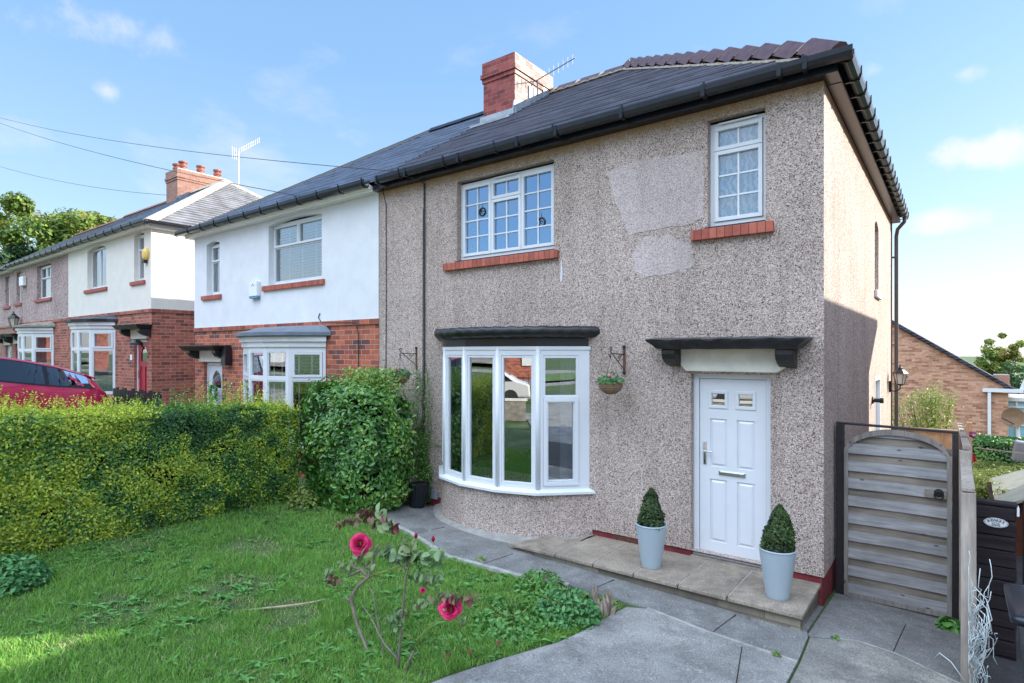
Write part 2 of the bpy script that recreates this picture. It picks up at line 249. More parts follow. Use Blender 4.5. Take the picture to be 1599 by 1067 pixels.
PEB = [(0,(.10,.07,.07)), (.09,(.31,.22,.19)), (.21,(.52,.405,.345)), (.44,(.60,.485,.42)), (.70,(.50,.415,.375)), (.82,(.78,.69,.64))]
PEB2 = [(0,(.34,.27,.26)), (.1,(.54,.44,.43)), (.30,(.64,.53,.50)), (.55,(.70,.59,.565)), (.8,(.80,.71,.69))]
M = dict(
  pebble=m_pebble('pebbledash', PEB, 118), pebble_patch=m_pebble('fresh pebbledash', PEB2, 135, False),
  pebble_far=m_pebble('far pebbledash', PEB, 45, False, (.86,.8,.86)),
  white_render=m_plain('white masonry paint', (.67,.68,.70), .75, .3, var=.06, vs=3, bmp=.5, bs_=30),
  cream_render=m_plain('cream masonry paint', (.70,.66,.60), .75, .3, var=.05, vs=3, bmp=.3, bs_=30),
  brick=m_brick('red brick', (.26,.07,.045), (.42,.115,.06), (.42,.36,.31), dark=(.12,.055,.06)),
  brick_side=m_brick('red brick side', (.26,.075,.05), (.38,.12,.08), (.42,.36,.31), dark=(.15,.06,.055)),
  brick_tan=m_brick('old tan brick', (.25,.15,.11), (.32,.17,.12), (.32,.27,.22)),
  brick_gable=m_brick('orange brick', (.40,.2,.12), (.52,.29,.19), (.42,.3,.24), w=.225, h=.075, dark=(.3,.12,.08)),
  brick_chim=m_brick('chimney brick', (.22,.045,.042), (.30,.075,.068), (.26,.17,.15), w=.225, h=.085, ms=.01, dark=(.17,.045,.045)),
  brick_sunlit=m_brick('limey brick with painted sunlight', (.42,.30,.26), (.52,.40,.35), (.12,.07,.06), w=.225, h=.085, ms=.007, dark=(.36,.22,.19)), brick_chim2=m_brick('weathered chimney brick', (.25,.12,.09), (.31,.16,.12), (.36,.30,.26), h=.085),
  soldier=m_brick('brick sill', (.30,.075,.055), (.42,.12,.08), (.06,.05,.045), w=.083, h=.6, ms=.008, offset=(0,.3,0)),
  sill_paint=m_plain('red painted sill', (.33,.07,.055), .6, var=.15, vs=20),
  plinth=m_brick('painted plinth brick', (.20,.03,.035), (.23,.035,.04), (.15,.05,.05), w=.235, h=.2, ms=.012, offset=(0,.35,0)),
  slate=m_slate('weathered slate', (.008,.009,.016), (.045,.045,.066), .40), slate_new=m_slate('newer slate', (.025,.036,.062), (.06,.08,.125), .38),
  slate_grey=m_slate('grey slate', (.085,.085,.095), (.13,.13,.14), .6), rooftile=m_slate('red clay tile', (.16,.05,.035), (.26,.09,.06), .7),
  hiptile=m_plain('purple clay ridge tile', (.085,.042,.046), .4, var=.35, vs=9, bmp=.3, bs_=15),
  hipstone=m_plain('sandstone ridge', (.5,.42,.33), .85, var=.15, vs=4), mortar=m_plain('ridge mortar', (.42,.37,.3), .95, var=.25, vs=25, bmp=.8, bs_=50),
  lead=m_plain('lead flashing', (.28,.31,.35), .5, var=.25, vs=8, bmp=.4, bs_=20),
  gutter=m_plain('black plastic gutter', (.013,.014,.019), .22, .35, var=.3, vs=4), soffit=m_plain('soffit board with painted bounce light', (.055,.042,.037), .3, .5, var=.15),
  upvc=m_plain('white plastic frame', (.66,.68,.71), .3, .5, var=.02), timber_white=m_plain('white painted timber', (.77,.76,.72), .5, .4, var=.06, vs=10, bmp=.15),
  stone_paint=m_plain('cream painted lintel', (.74,.70,.60), .7, .3, var=.09, vs=6, bmp=.4, bs_=25), bitumen=m_plain('black bitumen paint', (.018,.018,.02), .38, .5, var=.5, vs=14, bmp=1.0, bs_=18),
  roof_grey=m_plain('grey felt', (.13,.16,.20), .5, var=.2, vs=5), black=m_plain('black paint', (.012,.012,.015), .4, .5, var=.2), rust=m_plain('rusty iron', (.13,.045,.025), .8, var=.5, vs=30),
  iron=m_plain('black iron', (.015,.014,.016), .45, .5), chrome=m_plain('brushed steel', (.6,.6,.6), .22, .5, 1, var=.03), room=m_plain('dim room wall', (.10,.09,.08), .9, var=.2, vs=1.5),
  curtain=m_plain('grey curtain', (.28,.29,.33), .9, var=.1, vs=3), blind=m_plain('cream blind slat', (.72,.70,.66), .5, var=.04), glass=m_glass('window glass', .30), glass_bay=m_glass('bay window glass', .36, bumpy=.006),
  glass_up=m_glass('upper window glass', .45, (.5,.55,.6), .008, (.50,.72,1,1)), glass_far=m_glass('far window glass', .3), pot=m_plain('ribbed pot plastic', (.36,.43,.47), .5, var=.04), soil=m_plain('dark soil', (.03,.02,.015), .95, var=.4, vs=20, bmp=1, bs_=30),
  blackpot=m_plain('black plant pot', (.012,.014,.02), .35, .5), step=m_ground('concrete paving slab', [(.3,(.20,.165,.13)), (.5,(.30,.25,.20)), (.7,(.38,.315,.25))], 3.2), stepwall=m_brick('mossy step block', (.12,.105,.08), (.27,.24,.18), (.14,.12,.09), w=.42, h=.075, ms=.008),
  conc=m_ground('driveway concrete', [(.3,(.205,.20,.19)), (.7,(.345,.335,.315))], 3, (.05,.05,.05)), conc2=m_ground('old path concrete', [(.3,(.15,.145,.14)), (.7,(.25,.245,.235))], 4, (.06,.055,.05)),
  conc3=m_ground('patchy concrete', [(.3,(.16,.15,.135)), (.5,(.22,.21,.19)), (.7,(.40,.37,.32))], 2.4), jmort=m_plain('pale joint mortar', (.33,.32,.30), .95, var=.3, vs=12, bmp=.8),
  asphalt=m_ground('asphalt', [(.3,(.05,.05,.052)), (.7,(.075,.075,.078))], 5), earth=m_ground('earth and turf', [(.3,(.045,.08,.025)), (.55,(.075,.12,.04)), (.75,(.17,.17,.09))], 1.6),
  kicker=m_plain('smooth cement', (.27,.26,.24), .85, var=.25, vs=8, bmp=.4), gatewood=m_wood('weathered grey pine', (.21,.21,.22), (.41,.40,.39)), gatewood2=m_wood('weathered brown pine', (.17,.145,.12), (.32,.275,.225)),
  gateframe=m_wood('grey pine frame', (.17,.155,.14), (.31,.28,.25), 'Z'), postdark=m_plain('dark stained post', (.017,.013,.016), .6, var=.4, vs=20, bmp=.3), fencewood=m_wood('pale fence timber', (.26,.215,.18), (.45,.39,.33), 'Z'),
  fenceorange=m_wood('orange fence board', (.42,.24,.14), (.58,.36,.22), 'Z'), darkwood=m_wood('dark stained sleeper', (.012,.009,.011), (.04,.028,.032), knots=False), sign_w=m_plain('white enamel sign', (.78,.8,.82), .3, var=.03), sign_k=m_plain('sign lettering', (.01,.01,.015), .4),
  binp=m_plain('black wheelie bin plastic', (.01,.013,.022), .3, .5), redpaint=None, wicker=m_plain('brown wicker', (.22,.14,.085), .8, var=.5, vs=60, bmp=1, bs_=80), pipe=m_plain('taupe drainpipe', (.10,.085,.075), .4),
  door_red=m_plain('red door', (.36,.02,.04), .4, var=.05), stem=m_plain('grey brown rose stem', (.20,.16,.13), .8, var=.35, vs=25, bmp=.8), stem_g=m_plain('green stem', (.22,.24,.06), .6, var=.3, vs=15), bark=m_plain('tree bark', (.10,.075,.055), .9, var=.35, vs=6, bmp=1, bs_=10),
  stumpw=m_wood('old stump wood', (.17,.12,.09), (.38,.31,.25), 'Z', knots=False), box_grey=m_plain('grey meter box', (.24,.27,.31), .6), box_white=m_plain('white alarm box', (.75,.76,.77), .4, var=.03), yellow=m_plain('yellow bell box', (.75,.5,.12), .5, var=.03),
  blue=m_plain('blue plastic', (.08,.22,.36), .4), lampglass=m_plain('frosted lamp glass', (.62,.58,.5), .25), felt=m_plain('green grey shed felt', (.40,.42,.36), .9, var=.15, bmp=.4), shedwood=m_wood('red brown shed board', (.10,.035,.02), (.17,.06,.035), knots=False),
  cyan=m_plain('pale blue conservatory panel', (.30,.52,.60), .3, var=.05), tyre=m_plain('tyre rubber', (.02,.02,.02), .8), rim=m_plain('alloy rim', (.45,.45,.47), .3, .5, .8), carglass=m_glass('tinted car glass', .05, (.18,.2,.22), 0), tail=m_plain('red lamp lens', (.4,.012,.015), .1, .6),
  wire=m_plain('dark cable', (.03,.03,.035), .6), alu=m_plain('dull aluminium', (.55,.56,.58), .35, .5, .6), alu_dark=m_plain('weathered aerial metal', (.12,.12,.13), .5, .5, .4), stick=m_plain('bleached stick', (.4,.32,.2), .8, var=.3, vs=20), string=m_plain('white cord', (.60,.66,.66), .6),
  core=m_plain('hedge twigs', (.022,.022,.01), .95, var=.5, vs=12), pottery=m_plain('clay chimney pot', (.3,.085,.055), .6, var=.2), pink=m_plain('pink petals', (.72,.28,.38), .6, var=.25, vs=30), whitestone=m_plain('white stone block', (.7,.68,.62), .7),
  stone=m_plain('rough sandstone', (.24,.22,.19), .9, var=.4, vs=7, bmp=1, bs_=20), lace=None)
def m_paint(name, col):
    m, nt, b = newmat(name); b.inputs['Base Color'].default_value = (*col, 1); b.inputs['Roughness'].default_value = .35; b.inputs['Metallic'].default_value = .25
    b.inputs['Coat Weight'].default_value = 1; b.inputs['Coat Roughness'].default_value = .04; return m
M['redpaint'] = m_paint('metallic crimson car paint', (.62,.02,.09)); M['carwhite'] = m_paint('white car paint', (.7,.7,.7))
def m_lace():
    m, nt, b = newmat('lace net curtain'); co = objco(nt)
    wv = N(nt, 'ShaderNodeTexWave'); wv.inputs['Scale'].default_value = 4.2; wv.inputs['Distortion'].default_value = 9; wv.inputs['Detail'].default_value = 3; wv.inputs['Detail Scale'].default_value = 1.6
    nt.links.new(co, wv.inputs['Vector'])
    nt.links.new(ramp(nt, wv.outputs['Fac'], [(.2, (.30,.40,.55)), (.75, (.8,.82,.86))]), b.inputs['Base Color']); b.inputs['Roughness'].default_value = .9; return m
M['lace'] = m_lace()
L = dict(
  privet=m_leaf('privet leaf', (.014,.075,.028), (.13,.30,.045), .5, .42, .25, (.62,.66,.06)),
  laurel=m_leaf('laurel leaf', (.022,.09,.024), (.11,.29,.05), .6, .3, .2, (.30,.40,.07)),
  box=m_leaf('box leaf', (.015,.035,.012), (.07,.12,.025), .4, .45, .2), tree=m_leaf('tree leaf', (.05,.11,.02), (.22,.31,.05), .35, .55, .3, (.3,.13,.05)),
  tree2=m_leaf('dark tree leaf', (.02,.06,.025), (.07,.15,.05), .35, .55, .25), bright=m_leaf('sunlit shrub leaf', (.10,.18,.03), (.36,.42,.12), .35, .5, .35),
  grass=m_leaf('grass blade', (.075,.20,.03), (.22,.45,.075), .3, .55, .3, (.46,.45,.22)), weed=m_leaf('weed leaf', (.07,.21,.045), (.17,.38,.09), .4, .45, .25),
  rose=m_leaf('rose leaf', (.07,.17,.07), (.24,.33,.15), .4, .45, .2, (.16,.04,.04)), petal=m_leaf('crimson petal', (.30,.003,.035), (.95,.05,.22), .3, .5, .25),
  fern=m_leaf('ferny leaf', (.05,.18,.06), (.16,.38,.12), .4, .45, .25), wpink=m_leaf('pink petal', (.6,.18,.3), (.85,.5,.6), .3, .6, .2))

# ---------------------------------------------------------------- mesh helpers
def T(ox, oy, ang=0):   # local frame on a wall: u runs along it, n points out of it
    a = R(ang); return (ox, oy, math.cos(a), math.sin(a), math.sin(a), -math.cos(a))
FRONT = T(0, 0)
class MB:
    def __init__(s): s.v = []; s.f = []; s.m = []; s.mi = 0
    def add(s, vs, fs):
        o = len(s.v); s.v += [tuple(p) for p in vs]; s.f += [tuple(i+o for i in f) for f in fs]; s.m += [s.mi]*len(fs); return s
    def quad(s, *p): return s.add(p, [tuple(range(len(p)))])
    def box(s, x0, x1, y0, y1, z0, z1):
        return s.add([(x0,y0,z0),(x1,y0,z0),(x1,y1,z0),(x0,y1,z0),(x0,y0,z1),(x1,y0,z1),(x1,y1,z1),(x0,y1,z1)],
                     [(0,3,2,1),(4,5,6,7),(0,1,5,4),(1,2,6,5),(2,3,7,6),(3,0,4,7)])
    def tb(s, t, u0, u1, n0, n1, z0, z1):
        P = lambda u, n, z: (t[0]+t[2]*u+t[4]*n, t[1]+t[3]*u+t[5]*n, z)
        return s.add([P(u0,n1,z0),P(u1,n1,z0),P(u1,n0,z0),P(u0,n0,z0),P(u0,n1,z1),P(u1,n1,z1),P(u1,n0,z1),P(u0,n0,z1)],
                     [(0,3,2,1),(4,5,6,7),(0,1,5,4),(1,2,6,5),(2,3,7,6),(3,0,4,7)])
    def tq(s, t, u0, u1, n, z0, z1):
        P = lambda u, z: (t[0]+t[2]*u+t[4]*n, t[1]+t[3]*u+t[5]*n, z)
        return s.quad(P(u0,z0), P(u1,z0), P(u1,z1), P(u0,z1))
    def ring(s, t, u0, u1, z0, z1, w, n0, n1):
        s.tb(t, u0, u1, n0, n1, z0, z0+w); s.tb(t, u0, u1, n0, n1, z1-w, z1)
        s.tb(t, u0, u0+w, n0, n1, z0+w, z1-w); s.tb(t, u1-w, u1, n0, n1, z0+w, z1-w); return s
    def prism(s, poly, a, b, axis='y'):   # poly in (p,q); axis y: (x,z) between y=a,b ; z: (x,y); x: (y,z)
        f = {'y': lambda p, h: (p[0], h, p[1]), 'z': lambda p, h: (p[0], p[1], h), 'x': lambda p, h: (h, p[0], p[1])}[axis]
        n = len(poly); vs = [f(p, a) for p in poly]+[f(p, b) for p in poly]
        fs = [tuple(range(n-1,-1,-1)), tuple(range(n, 2*n))]+[(i, (i+1) % n, n+(i+1) % n, n+i) for i in range(n)]
        return s.add(vs, fs)
    def tube(s, pts, r, n=6, cap=True):
        pts = [Vector(p) for p in pts]; rs = r if isinstance(r, (list, tuple)) else [r]*len(pts); vs = []; fs = []
        for i, p in enumerate(pts):
            d = (pts[min(i+1, len(pts)-1)]-pts[max(i-1, 0)]).normalized()
            a = d.orthogonal().normalized() if i == 0 else (a-d*a.dot(d)).normalized()
            b = d.cross(a)
            for k in range(n):
                th = 2*math.pi*k/n; vs.append(p+(a*math.cos(th)+b*math.sin(th))*rs[i])
        for i in range(len(pts)-1):
            for k in range(n): fs.append((i*n+k, i*n+(k+1) % n, (i+1)*n+(k+1) % n, (i+1)*n+k))
        if cap: fs += [tuple(range(n-1,-1,-1)), tuple(range((len(pts)-1)*n, len(pts)*n))]
        return s.add(vs, fs)
    def lathe(s, prof, c=(0,0,0), n=32, cap=True):
        vs = []; fs = []
        for r, z in prof:
            for k in range(n):
                th = 2*math.pi*k/n; vs.append((c[0]+r*math.cos(th), c[1]+r*math.sin(th), c[2]+z))
        for i in range(len(prof)-1):
            for k in range(n): fs.append((i*n+k, i*n+(k+1) % n, (i+1)*n+(k+1) % n, (i+1)*n+k))
        if cap: fs += [tuple(range(n-1,-1,-1)), tuple(range((len(prof)-1)*n, len(prof)*n))]
        return s.add(vs, fs)
    def build(s, name, mats, parent=None, smooth=False, bevel=0):
        me = bpy.data.meshes.new(name); o = np.array(root_loc(parent))
        me.from_pydata((np.array(s.v)-o).tolist() if parent is not None else s.v, [], s.f); 
        mats = mats if isinstance(mats, (list, tuple)) else [mats]
        for m in mats: me.materials.append(m)
        if len(mats) > 1: me.polygons.foreach_set('material_index', s.m)
        if smooth: me.polygons.foreach_set('use_smooth', [True]*len(s.f))
        me.update(); ob = bpy.data.objects.new(name, me); C.objects.link(ob); ob.parent = parent
        if bevel:
            b = ob.modifiers.new('bevel', 'BEVEL'); b.width = bevel; b.segments = 2; b.limit_method = 'ANGLE'
        return ob
def root_loc(p):
    v = Vector((0,0,0))
    while p is not None: v += p.location; p = p.parent
    return v
def tag(o, label, cat, group=None):
    o['label'] = label; o['category'] = cat
    if group: o['group'] = group
    return o
def thing(name, label, cat, loc=(0,0,0), group=None):
    o = bpy.data.objects.new(name, None); o.empty_display_size = .2; C.objects.link(o); o.location = loc; return tag(o, label, cat, group)
def recenter(o):    # put the origin of a one-mesh thing at its base
    me = o.data; n = len(me.vertices); a = np.empty(n*3, np.float32); me.vertices.foreach_get('co', a); a = a.reshape(-1,3)
    c = np.array([(a[:,0].min()+a[:,0].max())/2, (a[:,1].min()+a[:,1].max())/2, a[:,2].min()], np.float32)
    me.vertices.foreach_set('co', (a-c).ravel()); o.location = c.tolist(); me.update(); return o
def struct(o): o['kind'] = 'structure'; return o
def copy_tree(o, parent=None):
    c = o.copy(); C.objects.link(c); c.parent = parent
    for ch in list(o.children): copy_tree(ch, c)
    return c

# value noise in numpy
def hsh(i, j, k, s=0):
    h = (i*374761393+j*668265263+k*2147483647+s*974711) & 0xffffffff
    h = ((h ^ (h >> 13))*1274126177) & 0xffffffff
    return ((h ^ (h >> 16)) & 0xffff)/65535.
def vnoise(p, sc, s=0):
    p = np.asarray(p, float)*sc+1000; i = np.floor(p).astype(np.int64); f = p-i; f = f*f*(3-2*f); r = 0
    for a in (0,1):
        for b in (0,1):
            for c in (0,1):
                w = (f[:,0] if a else 1-f[:,0])*(f[:,1] if b else 1-f[:,1])*(f[:,2] if c else 1-f[:,2])
                r = r+w*hsh(i[:,0]+a, i[:,1]+b, i[:,2]+c, s)
    return r
def leafmesh(name, P, Nrm, size, tint, mat, parent=None, aspect=.5, fold=.18, droop=.0, up=None, shape='leaf'):
    """many small folded leaves; P points, Nrm facing, size per leaf, tint 0..1 per leaf"""
    n = len(P); P = np.asarray(P, float); Nn = np.asarray(Nrm, float)+rng.normal(0, .45, (n,3)); Nn /= np.linalg.norm(Nn, axis=1)[:,None]+1e-9
    d = rng.normal(0, 1, (n,3)) if up is None else np.asarray(up, float)+rng.normal(0, .5, (n,3))
    d -= Nn*(d*Nn).sum(1)[:,None]; d /= np.linalg.norm(d, axis=1)[:,None]+1e-9
    w = np.cross(Nn, d); size = (np.asarray(size, float)*np.ones(n))[:,None]
    b = P-d*size*.5; t = P+d*size*.5-Nn*size*droop; m_ = P+0*d
    l = P+w*size*aspect*.5+Nn*size*fold*.5-d*size*.08; r = P-w*size*aspect*.5+Nn*size*fold*.5-d*size*.08
    if shape == 'oval':     # rounder leaf: nine-point outline folded along the midrib
        c_ = P+Nn*size*(-.02); hw = w*size*aspect*.5; up_ = Nn*size*fold*.5
        l1, l2 = P-d*size*.24+hw*.86+up_*.8, P+d*size*.14+hw*.92+up_; r1, r2 = P-d*size*.24-hw*.86+up_*.8, P+d*size*.14-hw*.92+up_
        l3, r3 = P+d*size*.36+hw*.5+up_*.5-Nn*size*droop*.4, P+d*size*.36-hw*.5+up_*.5-Nn*size*droop*.4
        V = np.stack([b, r1, r2, r3, t, l3, l2, l1, c_], 1).reshape(-1, 3)
        F = np.arange(n)[:,None]*9+np.array([0,1,8,1,2,8,2,3,8,3,4,8,4,5,8,5,6,8,6,7,8,7,0,8]); return rawmesh(name, V, F.reshape(-1), 3, np.repeat(tint, 9), mat, parent)
    V = np.stack([b, r, t, l], 1).reshape(-1, 3)
    F = np.arange(n)[:,None]*4+np.array([0,1,2,0,2,3]); F = F.reshape(-1)
    return rawmesh(name, V, F, 3, np.repeat(tint, 4), mat, parent)
def rawmesh(name, V, F, k, tint, mat, parent=None):
    o = np.array(root_loc(parent)); V = (V-o) if parent is not None else V
    me = bpy.data.meshes.new(name); me.vertices.add(len(V)); me.vertices.foreach_set('co', np.ascontiguousarray(V, np.float32).ravel())
    nf = len(F)//k; me.loops.add(len(F)); me.loops.foreach_set('vertex_index', np.ascontiguousarray(F, np.int32)); me.polygons.add(nf)
    me.polygons.foreach_set('loop_start', np.arange(nf, dtype=np.int32)*k); me.polygons.foreach_set('loop_total', np.full(nf, k, np.int32))
    if tint is not None:
        a = me.attributes.new('tint', 'FLOAT', 'POINT'); a.data.foreach_set('value', np.ascontiguousarray(np.clip(tint, 0, 1), np.float32))
    me.materials.append(mat); me.update(calc_edges=True); ob = bpy.data.objects.new(name, me); C.objects.link(ob); ob.parent = parent; return ob
def sphere_pts(n):
    d = rng.normal(0, 1, (n,3)); return d/np.linalg.norm(d, axis=1)[:,None]

# ---------------------------------------------------------------- ground
def gz(x, y):
    x = np.asarray(x, float); y = np.asarray(y, float)
    z = -.16+.025*np.clip(-x, 0, 30)-.03*np.clip(x, 0, 2)
    z = z+np.where(y < -.9, np.clip(-y-.9, 0, 11)*.02, -(y+.9)*.088)
    z = z+np.where(x < -8, np.clip(-x-8, 0, 6)*.012*np.clip(-y, 0, 8), 0)
    return np.maximum(z, -3.2)+0*x
def zz(x, y): return float(gz(np.array([x]), np.array([y]))[0])
xs = np.concatenate([[-900,-400,-200,-120,-80,-60,-45], np.arange(-36, 12, .4), [12.5,15,20,30,45,80,200,600]])
ys = np.concatenate([[-600,-200,-90,-50,-35,-27,-22,-18,-15], np.arange(-13, 16, .4), [17,20,25,30,40,60,100,300,900]])
XX, YY = np.meshgrid(xs, ys); ZZ = gz(XX, YY); V = np.stack([XX, YY, ZZ], 2).reshape(-1,3)
i = (np.arange(len(ys)-1)[:,None]*len(xs)+np.arange(len(xs)-1)[None]).ravel()
F = np.stack([i, i+1, i+1+len(xs), i+len(xs)], 1).ravel()
g = struct(rawmesh('ground', V, F, 4, None, M['earth']))
def sheet(name, poly, mat, h, thick=.12, kind=True, sub=.35):
    """flat paving that follows the ground: polygon (x,y) cut in a grid"""
    import bmesh
    bm = bmesh.new(); f = bm.faces.new([bm.verts.new((x, y, 0)) for x, y in poly])
    x0, x1 = min(p[0] for p in poly), max(p[0] for p in poly); y0, y1 = min(p[1] for p in poly), max(p[1] for p in poly)
    a = math.floor(x0/sub)*sub
    while a < x1:
        bmesh.ops.bisect_plane(bm, geom=bm.verts[:]+bm.edges[:]+bm.faces[:], plane_co=(a,0,0), plane_no=(1,0,0)); a += sub
    a = math.floor(y0/sub)*sub
    while a < y1:
        bmesh.ops.bisect_plane(bm, geom=bm.verts[:]+bm.edges[:]+bm.faces[:], plane_co=(0,a,0), plane_no=(0,1,0)); a += sub
    for v in bm.verts: v.co.z = zz(v.co.x, v.co.y)+h
    r = bmesh.ops.extrude_face_region(bm, geom=bm.faces[:])
    for v in r['geom']:
        if isinstance(v, bmesh.types.BMVert): v.co.z -= thick
    bmesh.ops.recalc_face_normals(bm, faces=bm.faces[:])
    me = bpy.data.meshes.new(name); bm.to_mesh(me); bm.free(); me.materials.append(mat)
    o = bpy.data.objects.new(name, me); C.objects.link(o)
    return struct(o) if kind else o
DRIVE = [(-1.40,-1.46),(-1.24,-1.37),(-.68,-1.46),(.05,-1.49),(.05,-6.0),(-.2,-11.3),(-3.4,-11.3),(-3.0,-7),(-2.25,-4.7),(-1.93,-3.67),(-1.86,-3.37),(-1.71,-2.92),(-1.53,-2.45),(-1.47,-2.15),(-1.44,-1.8)]
PATH = [(-5.6,-.02),(-5.6,-.95),(-4.95,-1.17),(-4.48,-1.28),(-3.53,-1.57),(-2.49,-1.48),(-2.07,-1.37),(-1.46,-1.35),(-1.24,-1.34),(-.68,-1.43),(.05,-1.46),(0.03,-.95),(0.0,-.83),(0.0,-.02)]
sheet('driveway', DRIVE, M['conc'], .022); sheet('path', PATH, M['conc2'], .016)
sheet('side_path', [(.07,-1.46),(.05,-.96),(.37,-.73),(.64,-.77),(1.06,-1.01),(1.06,-1.5),(1.06,-11.3),(.07,-11.3),(.07,-6)], M['conc3'], .018)
sheet('side_path', [(.02,-.9),(.02,9),(1.06,9),(1.06,-.985),(.64,-.745),(.37,-.705),(.05,-.93)], M['conc2'], .014)
sheet('neighbour_drive', [(1.16,-11.3),(1.16,12),(3.6,12),(3.6,-11.3)], M['asphalt'], .01)
sheet('neighbour_drive', [(-15.5,-11),(-15.5,6),(-13.25,6),(-13.25,-11)], M['conc2'], .012)
sheet('forecourt', [(-13.2,-11.2),(-13.2,-4.2),(-9.2,-4.2),(-9.2,-11.2)], M['conc'], .012)
sheet('forecourt', [(-13.1,-3.9),(-13.1,-.05),(-11.4,-.05),(-11.4,-3.9)], M['conc2'], .012)
sheet('forecourt', [(3.7,-11.2),(3.7,-1.6),(14,-1.6),(14,-11.2)], M['conc'], .012, sub=1)
# joint lines and lawn kerb
def strip(name, pts, w, mat, h, th=.03):
    mb = MB()
    for (x0,y0),(x1,y1) in zip(pts, pts[1:]):
        n = max(1, int(math.hypot(x1-x0, y1-y0)/.3)); dx, dy = x1-x0, y1-y0; l = math.hypot(dx, dy); px, py = -dy/l*w/2, dx/l*w/2
        for k in range(n):
            a, b = k/n, (k+1)/n; q = []
            for t, s in ((a,-1),(b,-1),(b,1),(a,1)): 
                X, Y = x0+dx*t+px*s, y0+dy*t+py*s; q.append((X, Y, zz(X, Y)+h))
            lo = [(x,y,z-th) for x,y,z in q]; mb.add(q+lo, [(0,1,2,3),(0,4,5,1),(1,5,6,2),(2,6,7,3),(3,7,4,0)])
    return struct(mb.build(name, mat))
strip('lawn_kerb', [(-5.62,-.98),(-4.97,-1.19),(-4.48,-1.3),(-3.53,-1.6),(-2.49,-1.51),(-2.07,-1.39)], .06, M['jmort'], .035, .1)
strip('path_joint', [(-1.24,-1.355),(-.68,-1.445),(.05,-1.475)], .035, M['jmort'], .027)
strip('path_joint', [(.2,-.83),(.37,-.72),(.64,-.76),(1.06,-.998)], .022, M['jmort'], .022)
for x, y0, y1 in ((-3.1,-1.5,-1.02),(-1.85,-1.33,-.93),(-.62,-1.4,-.93),(-4.4,-1.24,-.8)):
    strip('path_joint', [(x,y0),(x+.05,y1)], .009, M['soil'], .018)
strip('path_joint', [(.62,-.73),(.66,.1)], .008, M['soil'], .016)
strip('path_joint', [(-.35,-1.52),(-.1,-2.7),(.02,-3.5)], .008, M['soil'], .0252)
# street behind the camera (seen mirrored in the windows)
sheet('pavement', [(-60,-13.2),(40,-13.2),(40,-11.4),(-60,-11.4)], M['conc'], .03, sub=4)
sheet('road', [(-60,-19.5),(40,-19.5),(40,-13.3),(-60,-13.3)], M['asphalt'], -.03, .1, sub=4)
sheet('pavement', [(-60,-21.5),(40,-21.5),(40,-19.6),(-60,-19.6)], M['conc'], .05, sub=4)

# ---------------------------------------------------------------- walls, windows
def wall(mb, t, u0, u1, z0, z1, ops, depth=.1, ux=None):
    """wall face with rectangular openings (a,b,c,d) and their reveals; arch = optional 5th value (rise)"""
    us = sorted({u0, u1, *[o[0] for o in ops], *[o[1] for o in ops]}); zs = sorted({z0, z1, *[o[2] for o in ops], *[o[3] for o in ops]})
    us = [u for u in us if u0 <= u <= u1]; zs = [z for z in zs if z0 <= z <= z1]
    for a, b in zip(us, us[1:]):
        for c, d in zip(zs, zs[1:]):
            mu, mz_ = (a+b)/2, (c+d)/2
            if any(o[0] < mu < o[1] and o[2] < mz_ < o[3] for o in ops): continue
            mb.tq(t, a, b, 0, c, d)
    P = lambda u, n, z: (t[0]+t[2]*u+t[4]*n, t[1]+t[3]*u+t[5]*n, z)
    for o in ops:
        a, b, c, d = o[:4]
        mb.quad(P(a,0,c), P(a,-depth,c), P(a,-depth,d), P(a,0,d)); mb.quad(P(b,-depth,c), P(b,0,c), P(b,0,d), P(b,-depth,d))
        mb.quad(P(a,0,d), P(a,-depth,d), P(b,-depth,d), P(b,0,d)); mb.quad(P(a,0,c), P(b,0,c), P(b,-depth,c), P(a,-depth,c))
        if len(o) > 4:    # segmental arch head: spandrels hang from the flat soffit
            r = o[4]; n = 8
            for k in range(n):
                x0, x1 = a+(b-a)*k/n, a+(b-a)*(k+1)/n; f = lambda x: d-r*((2*(x-a)/(b-a)-1)**2)
                mb.quad(P(x0,0,f(x0)), P(x1,0,f(x1)), P(x1,0,d), P(x0,0,d)); mb.quad(P(x0,0,f(x0)), P(x0,-depth,f(x0)), P(x1,-depth,f(x1)), P(x1,0,f(x1)))
